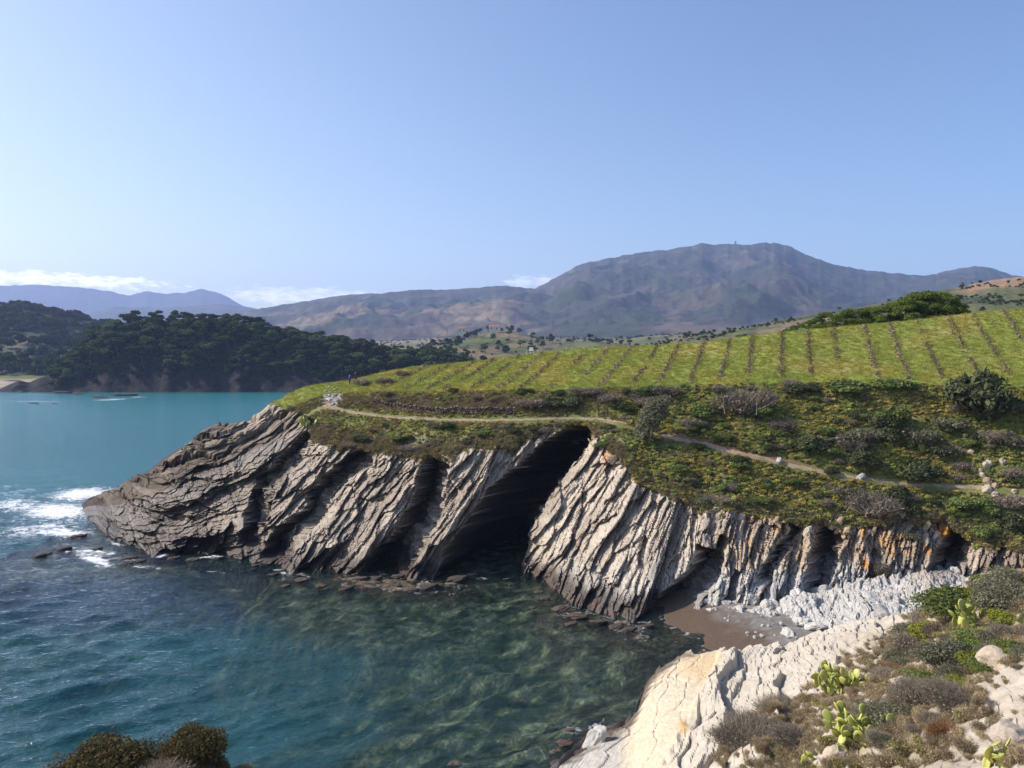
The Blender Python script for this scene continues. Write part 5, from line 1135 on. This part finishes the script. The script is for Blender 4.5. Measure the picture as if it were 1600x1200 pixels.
scatter('hillside_maquis', Q, r3.uniform(.15, .45, len(Q)), np.ones((len(Q), 3)) * r3.uniform(.9, 1.6, (len(Q), 1)), far_blob, L_far, 'dark maquis scrub patches on the right hillside')
PL = np.stack([LXw, LY, LZ], -1); msk = (LX > 560) * (LX < 1500) * (LY > 450) * (LY < 2400) * np.clip(3 * noise(LXw / 60, LY / 110, 66) - .5 + sstep(.1, .02, d2 - d1) * 1.5, 0, 1); Q, i, j, r3 = pick(msk, 3500, 33, PL)
scatter('valley_hedges', Q, r3.uniform(.25, .8, len(Q)), np.ones((len(Q), 3)) * r3.uniform(.9, 1.5, (len(Q), 1)), far_blob, L_far, 'dark hedges and thickets on the valley floor')
msk = sstep(.06, .24, T + .08 * noise(hXX / 14, hYY / 14, 12)) * (1 - sstep(95, 70, hx)[:, None]) * np.ones_like(hXX); Q, i, j, r3 = pick(msk[:, :60], 2300, 34, Ph[:, :60])
scatter('headland_undergrowth', Q, r3.uniform(.35, .8, len(Q)), np.ones((len(Q), 3)) * r3.uniform(.7, 1.2, (len(Q), 1)), far_blob, L_far, 'dark undergrowth between the headland pines')

# ------------------------------------------------------------------ prickly pears
M_pad, t, out = newmat('cactus_pad')
oi = N(t, 'ShaderNodeObjectInfo'); n1 = tex(t, coords(t), 9, 3)
c = mixrgb(t, 'MIX', math_(t, 'ADD', math_(t, 'MULTIPLY', oi.outputs['Random'], .75), math_(t, 'MULTIPLY', n1, .3)), (.20, .25, .06), (.58, .56, .14))
bs = N(t, 'ShaderNodeBsdfPrincipled'); bs.inputs['Roughness'].default_value = .5; t.links.new(c, bs.inputs['Base Color']); t.links.new(bs.outputs[0], out.inputs[0])
def pad_mesh(seed, segs=14):
    r3 = np.random.default_rng(seed); an = np.arange(segs) / segs * 2 * np.pi; w = .42 * (1 + .08 * r3.normal())
    out_ = np.stack([np.sin(an) * w * (.72 + .28 * (1 - np.cos(an)) / 2), 0 * an, .5 - np.cos(an) * .5], 1); V = []
    for s_, y in ((.80, -.055), (1.0, -.02), (1.0, .02), (.80, .055)): q = (out_ - [0, 0, .5]) * [s_, 1, s_] + [0, y, .5]; V.append(q)
    V = np.concatenate(V + [np.array([[0, -.07, .52], [0, .07, .52]])]); k = np.arange(segs); k2 = (k + 1) % segs; Fq = []
    for r_ in range(3): Fq.append(np.stack([k + r_ * segs, k2 + r_ * segs, k2 + (r_ + 1) * segs, k + (r_ + 1) * segs], 1))
    c0 = 4 * segs; Fq.append(np.stack([k2, k, np.full(segs, c0), np.full(segs, c0)], 1)); Fq = np.concatenate(Fq)
    tri = np.concatenate([np.concatenate([Fq[:-segs][:, [0, 1, 2]], Fq[:-segs][:, [0, 2, 3]]]), np.stack([k2, k, np.full(segs, c0)], 1), np.stack([k + 3 * segs, k2 + 3 * segs, np.full(segs, c0 + 1)], 1)])
    me = make_mesh('pad', V, tri, None, True); me.materials.append(M_pad); return me
pads = [pad_mesh(k) for k in range(4)]
def cactus(p, spread, n, padsize, label, seed):
    r3 = np.random.default_rng(seed); root = bpy.data.objects.new('prickly_pear', None); sc.collection.objects.link(root); root.location = tuple(p); tag(root, label, 'cactus')
    tips = []
    for k in range(n):
        if k < max(3, n // 3) or not tips:
            b = np.array([r3.normal() * spread * .45, r3.normal() * spread * .3, -.05]); up = np.array([r3.normal() * .5, r3.normal() * .4, 1.0]); lvl = 0
        else:
            q = tips[r3.integers(0, len(tips))]; lvl = q[2] + 1
            if lvl > 2: continue
            b = q[0] + 0; up = q[1] * .5 + np.array([r3.normal() * .7, r3.normal() * .5, .75])
        up /= np.linalg.norm(up); s_ = padsize * r3.uniform(.75, 1.15); o = link('pad', pads[r3.integers(0, 4)], None, parent=root); o.location = tuple(b)
        quat = Vector(up).to_track_quat('Z', 'Y'); rz = r3.uniform(-1.2, 1.2); o.rotation_mode = 'QUATERNION'; from mathutils import Quaternion
        o.rotation_quaternion = quat @ Quaternion((0, 0, 1), rz); o.scale = (s_, s_, s_); tips.append((b + up * s_ * .93, up, lvl))
    return root
cactus(atF(1318, 1092), 1.5, 110, .44, 'yellow green prickly pear clump on the pale slope, upper of the two large ones', 1)
cactus(atF(1345, 1172), 1.4, 110, .42, 'prickly pear clump at the bottom beside grey shrubs, lower of the two large ones', 2)
cactus(atF(1512, 1003) + [0, 0, .55], .8, 34, .46, 'prickly pear growing in the green shrubs near the right edge', 3)
cactus(atF(1548, 1212), .6, 18, .34, 'prickly pear cut by the bottom right edge of the picture', 4)
cactus(atF(1260, 1200), .5, 9, .28, 'few small yellow prickly pear pads at the bottom edge', 5)
cactus(atF(1125, 1155), .3, 5, .3, 'tiny prickly pear in the brown grass right of the pale slab', 6)
cactus(atA(484, 668), 1.1, 30, .55, 'prickly pear at the cliff top left of the first cleft', 7)
cactus(atA(936, 700) + [0, -.3, .2], .9, 22, .6, 'grey green prickly pear at the top of the dark cave', 8)
cactus(atA(1135, 792) , .8, 12, .5, 'yellow green prickly pear on the turf edge above the cliff', 9)

# ------------------------------------------------------------------ near shrubs
near = {'lime': ([shrub_mesh('near_lime', 1100 + k, 1, .75, 7000, .05, 10, .35, asp=2.0) for k in range(2)], L_lime), 'green': ([shrub_mesh('near_green', 1110 + k, 1, .8, 8000, .045, 11, .4) for k in range(2)], L_green),
        'brown': ([shrub_mesh('near_brown', 1120 + k, 1, .75, 1500, .03, 9, .6, 6500, .0045) for k in range(2)], L_brown), 'grey': ([shrub_mesh('near_grey', 1130 + k, 1, .8, 5000, .035, 10, .5, 3000, .004) for k in range(2)], L_grey),
        'rust': ([shrub_mesh('near_rust', 1140, 1, .7, 1500, .03, 8, .5, 5500, .0045)], L_rust), 'dark': ([shrub_mesh('near_dark', 1150 + k, 1, .9, 9000, .04, 14, .45, 2500, .005) for k in range(2)], leaf_mat('olive_brown_leaf', (.06, .06, .03), (.17, .13, .06), .25))}
def nshrub(kind, px, py, w, sq, label, p=None):
    ms, mt = near[kind]; p = atF(px, py) if p is None else p; w = w * (1.22 if py < 1190 else 1); return place('shrub', ms[rng.integers(0, len(ms))], mt, p, w / 2 / F * p[1], label, sq=sq)
for a_ in [('green',1500,965,130,.7,'dark green leafy shrub behind the prickly pear at the right'),('lime',1455,1000,90,.6,'yellow green shrub at the edge of the pale rocks, left of the right prickly pear'),('lime',1545,965,80,.8,'yellow green shrub above the right prickly pear'),
 ('grey',1495,1050,130,.7,'wide grey green shrub below the right prickly pear'),('brown',1430,1020,100,.7,'bare brown shrub beside the pale rocks and the yellow green shrub'),('green',1540,1020,80,.7,'green shrub under the right prickly pear'),
 ('grey',1575,960,110,.9,'tall grey green shrub at the right edge above'),('grey',1590,920,90,.9,'grey shrub at the far right beside the white shelf rock'),('brown',1385,1075,60,.7,'brown tangle right of the upper prickly pear'),('rust',1390,1062,60,.5,'rusty orange low shrub right of the upper prickly pear'),
 ('grey',1390,1145,110,.7,'grey green shrub right of the lower prickly pear'),('brown',1450,1110,110,.7,'grey brown twiggy shrub in the middle of the near slope'),('green',1450,1082,70,.6,'small green shrub beside the pointed grey rock'),('rust',1475,1175,70,.9,'rusty dry shrub near the bottom'),
 ('brown',1500,1120,110,.6,'dry brown shrub beside the bare pale ground at right'),('brown',1230,1110,110,.5,'dry brown shrub on the slope left of the upper prickly pear'),('brown',1170,1170,130,.5,'dry brown shrub beside the right edge of the pale slab'),('brown',1260,1165,100,.5,'low dry shrub between the pale slab and the lower prickly pear'),
 ('brown',1440,975,70,.6,'pale bare shrub on the rocks at the far edge of the near slope'),('lime',1500,1080,60,.5,'small yellow shrub under the wide grey shrub'),('grey',1560,1030,60,.6,'little grey shrub above the tan boulder'),('brown',1350,1130,60,.6,'dry stems between the two large prickly pears')]: nshrub(*a_)
rn = np.random.default_rng(44)
for k in range(46):
    px = rn.uniform(1395, 1610); py = rn.uniform(np.interp(px, [1395, 1440, 1500, 1600], [1010, 965, 935, 915]), 1058) if k < 32 else rn.uniform(1065, 1195)
    if k >= 32: px = rn.uniform(1360, 1500)
    kd = ['green', 'grey', 'lime', 'grey', 'green', 'brown'][rn.integers(0, 6)] if k < 32 else ['grey', 'brown', 'brown', 'green'][rn.integers(0, 4)]
    kn = {'green': 'leafy green', 'grey': 'grey green', 'lime': 'yellow green', 'brown': 'dry brown'}[kd]; ar = 'in the thicket around the right prickly pear' if k < 32 else 'between the lower prickly pear and the bare ground'
    if px > 1500 and k < 32: ar = 'in the thicket along the right edge'
    nshrub(kd, px, py, rn.uniform(32, 66), rn.uniform(.6, .9), 'small %s shrub %s' % (kn, ar))['group'] = '%s shrubs %s' % (kn, ar)
for kind, px, py, w, sq, Y, lb in (('dark',105,1244,100,.9,16.8,'small bush tip at the far left of the bottom left thicket'),('dark',205,1232,80,1.0,17.2,'low olive tip right behind the left bottom bush'),('dark',262,1200,66,1.2,17.3,'upright olive sprig on the left shoulder of the domed bottom bush'),('dark',338,1216,64,1.0,17.3,'small olive clump at the right foot of the domed bottom bush'),('dark',160,1238,190,.95,17,'green brown bush at the bottom left, left of the two tall ones'),('dark',300,1205,125,1.25,17.4,'domed bush at the bottom left, right of the two tall ones'),('brown',230,1226,170,.75,16.6,'dry brown shrub between the two bottom left bushes'),('brown',330,1215,110,.6,17,'brown twigs under the domed bush at the bottom left'),('grey',385,1222,90,.7,17.6,'small grey green shrub right of the domed bush'),('grey',15,1225,60,.8,17,'pale shrub tip in the bottom left corner'),('grey',440,1228,60,.6,17.8,'small pale shrub, last one right along the bottom left edge')):
    nshrub(kind, px, py, w, sq, lb, np.array([(px - CX) / F * Y, Y, H - (py - HY) / F * Y]))

# ------------------------------------------------------------------ two walkers
def skin_body(name, pts, edges, radii, mat, parent, root=0, sub=1):
    me = bpy.data.meshes.new(name); me.from_pydata(pts, edges, []); import bmesh; bm = bmesh.new(); bm.from_mesh(me); bm.verts.layers.skin.verify(); bm.to_mesh(me); bm.free(); o = link(name, me, mat, parent=parent)
    m_ = o.modifiers.new('skin', 'SKIN'); sv_ = me.skin_vertices[0].data
    for k, r_ in enumerate(radii): sv_[k].radius = (r_, r_) if not isinstance(r_, tuple) else r_; sv_[k].use_root = (k == root)
    s_ = o.modifiers.new('sub', 'SUBSURF'); s_.levels = sub; s_.render_levels = sub; return o
M_skin = plain_mat('skin', (.45, .28, .2)); M_hair = plain_mat('hair', (.04, .025, .015)); M_blue = plain_mat('blue_cloth', (.05, .06, .30)); M_navy = plain_mat('navy_cloth', (.015, .017, .04)); M_blk = plain_mat('dark_cloth', (.02, .022, .03))
def person(p, rz, label, jm, tm, s=1.0):
    r_ = bpy.data.objects.new('person', None); sc.collection.objects.link(r_); r_.location = tuple(p); r_.rotation_euler = (0, 0, rz); r_.scale = (s, s, s); tag(r_, label, 'person')
    P_ = [(0,0,.95),(0,0,1.15),(0,.02,1.36),(0,.0,1.47),(0,-.01,1.56),(0,-.01,1.68),(.17,0,1.40),(.23,.03,1.15),(.20,-.12,.92),(-.17,0,1.40),(-.23,.03,1.15),(-.20,-.10,.92),(.09,0,.88),(.10,-.12,.48),(.10,-.02,.07),(.10,-.16,.04),(-.09,0,.88),(-.10,.05,.48),(-.10,.20,.09),(-.10,.10,.04),(.19,-.17,.85),(-.19,-.15,.85)]
    E_ = [(0,1),(1,2),(2,3),(3,4),(4,5),(2,6),(6,7),(7,8),(8,20),(2,9),(9,10),(10,11),(11,21),(0,12),(12,13),(13,14),(14,15),(0,16),(16,17),(17,18),(18,19)]
    R_ = [.13,.12,.13,.055,.085,.075,.055,.042,.032,.055,.042,.032,.085,.06,.04,.035,.085,.06,.04,.035,.035,.035]
    skin_body('body', P_, E_, R_, M_skin, r_)
    skin_body('jacket', P_[:4][:3] + P_[6:8] + [P_[8]] + P_[9:11] + [P_[11]], [(0,1),(1,2),(2,3),(3,4),(4,5),(2,6),(6,7),(7,8)], [.17,.165,.17,.085,.065,.05,.085,.065,.05], jm, r_)
    skin_body('trousers', [P_[0], P_[12], P_[13], P_[14], P_[16], P_[17], P_[18]], [(0,1),(1,2),(2,3),(0,4),(4,5),(5,6)], [.15,.105,.08,.06,.105,.08,.06], tm, r_)
    skin_body('hair', [(0,.03,1.62),(0,.02,1.70)], [(0,1)], [.085,.085], M_hair, r_)
    return r_
p = atA(546, 601); person(p, 2.6, 'walker in a blue jacket at the top of the stony path', M_blue, M_navy)
p = atA(554, 598); person(p + [0, .6, .1], 2.9, 'walker in dark clothes just right of the one in blue', M_blk, M_blk)

# ------------------------------------------------------------------ the haze
m, t, out = newmat('haze_air'); vs = N(t, 'ShaderNodeVolumePrincipled'); vs.inputs['Density'].default_value = 1.02e-4; vs.inputs['Color'].default_value = (.44, .58, 1.0, 1); vs.inputs['Anisotropy'].default_value = .2
t.links.new(vs.outputs[0], out.inputs['Volume'])
V = np.array([(x, y, z) for x in (-10000, 10000) for y in (-300, 9900) for z in (-20, 900)], float)
hz_ = link('haze', make_mesh('haze', V, np.array([(0,1,3,2),(4,6,7,5),(0,4,5,1),(2,3,7,6),(0,2,6,4),(1,5,7,3)])), m, kind='stuff', label='thin blue haze over the sea and hills')
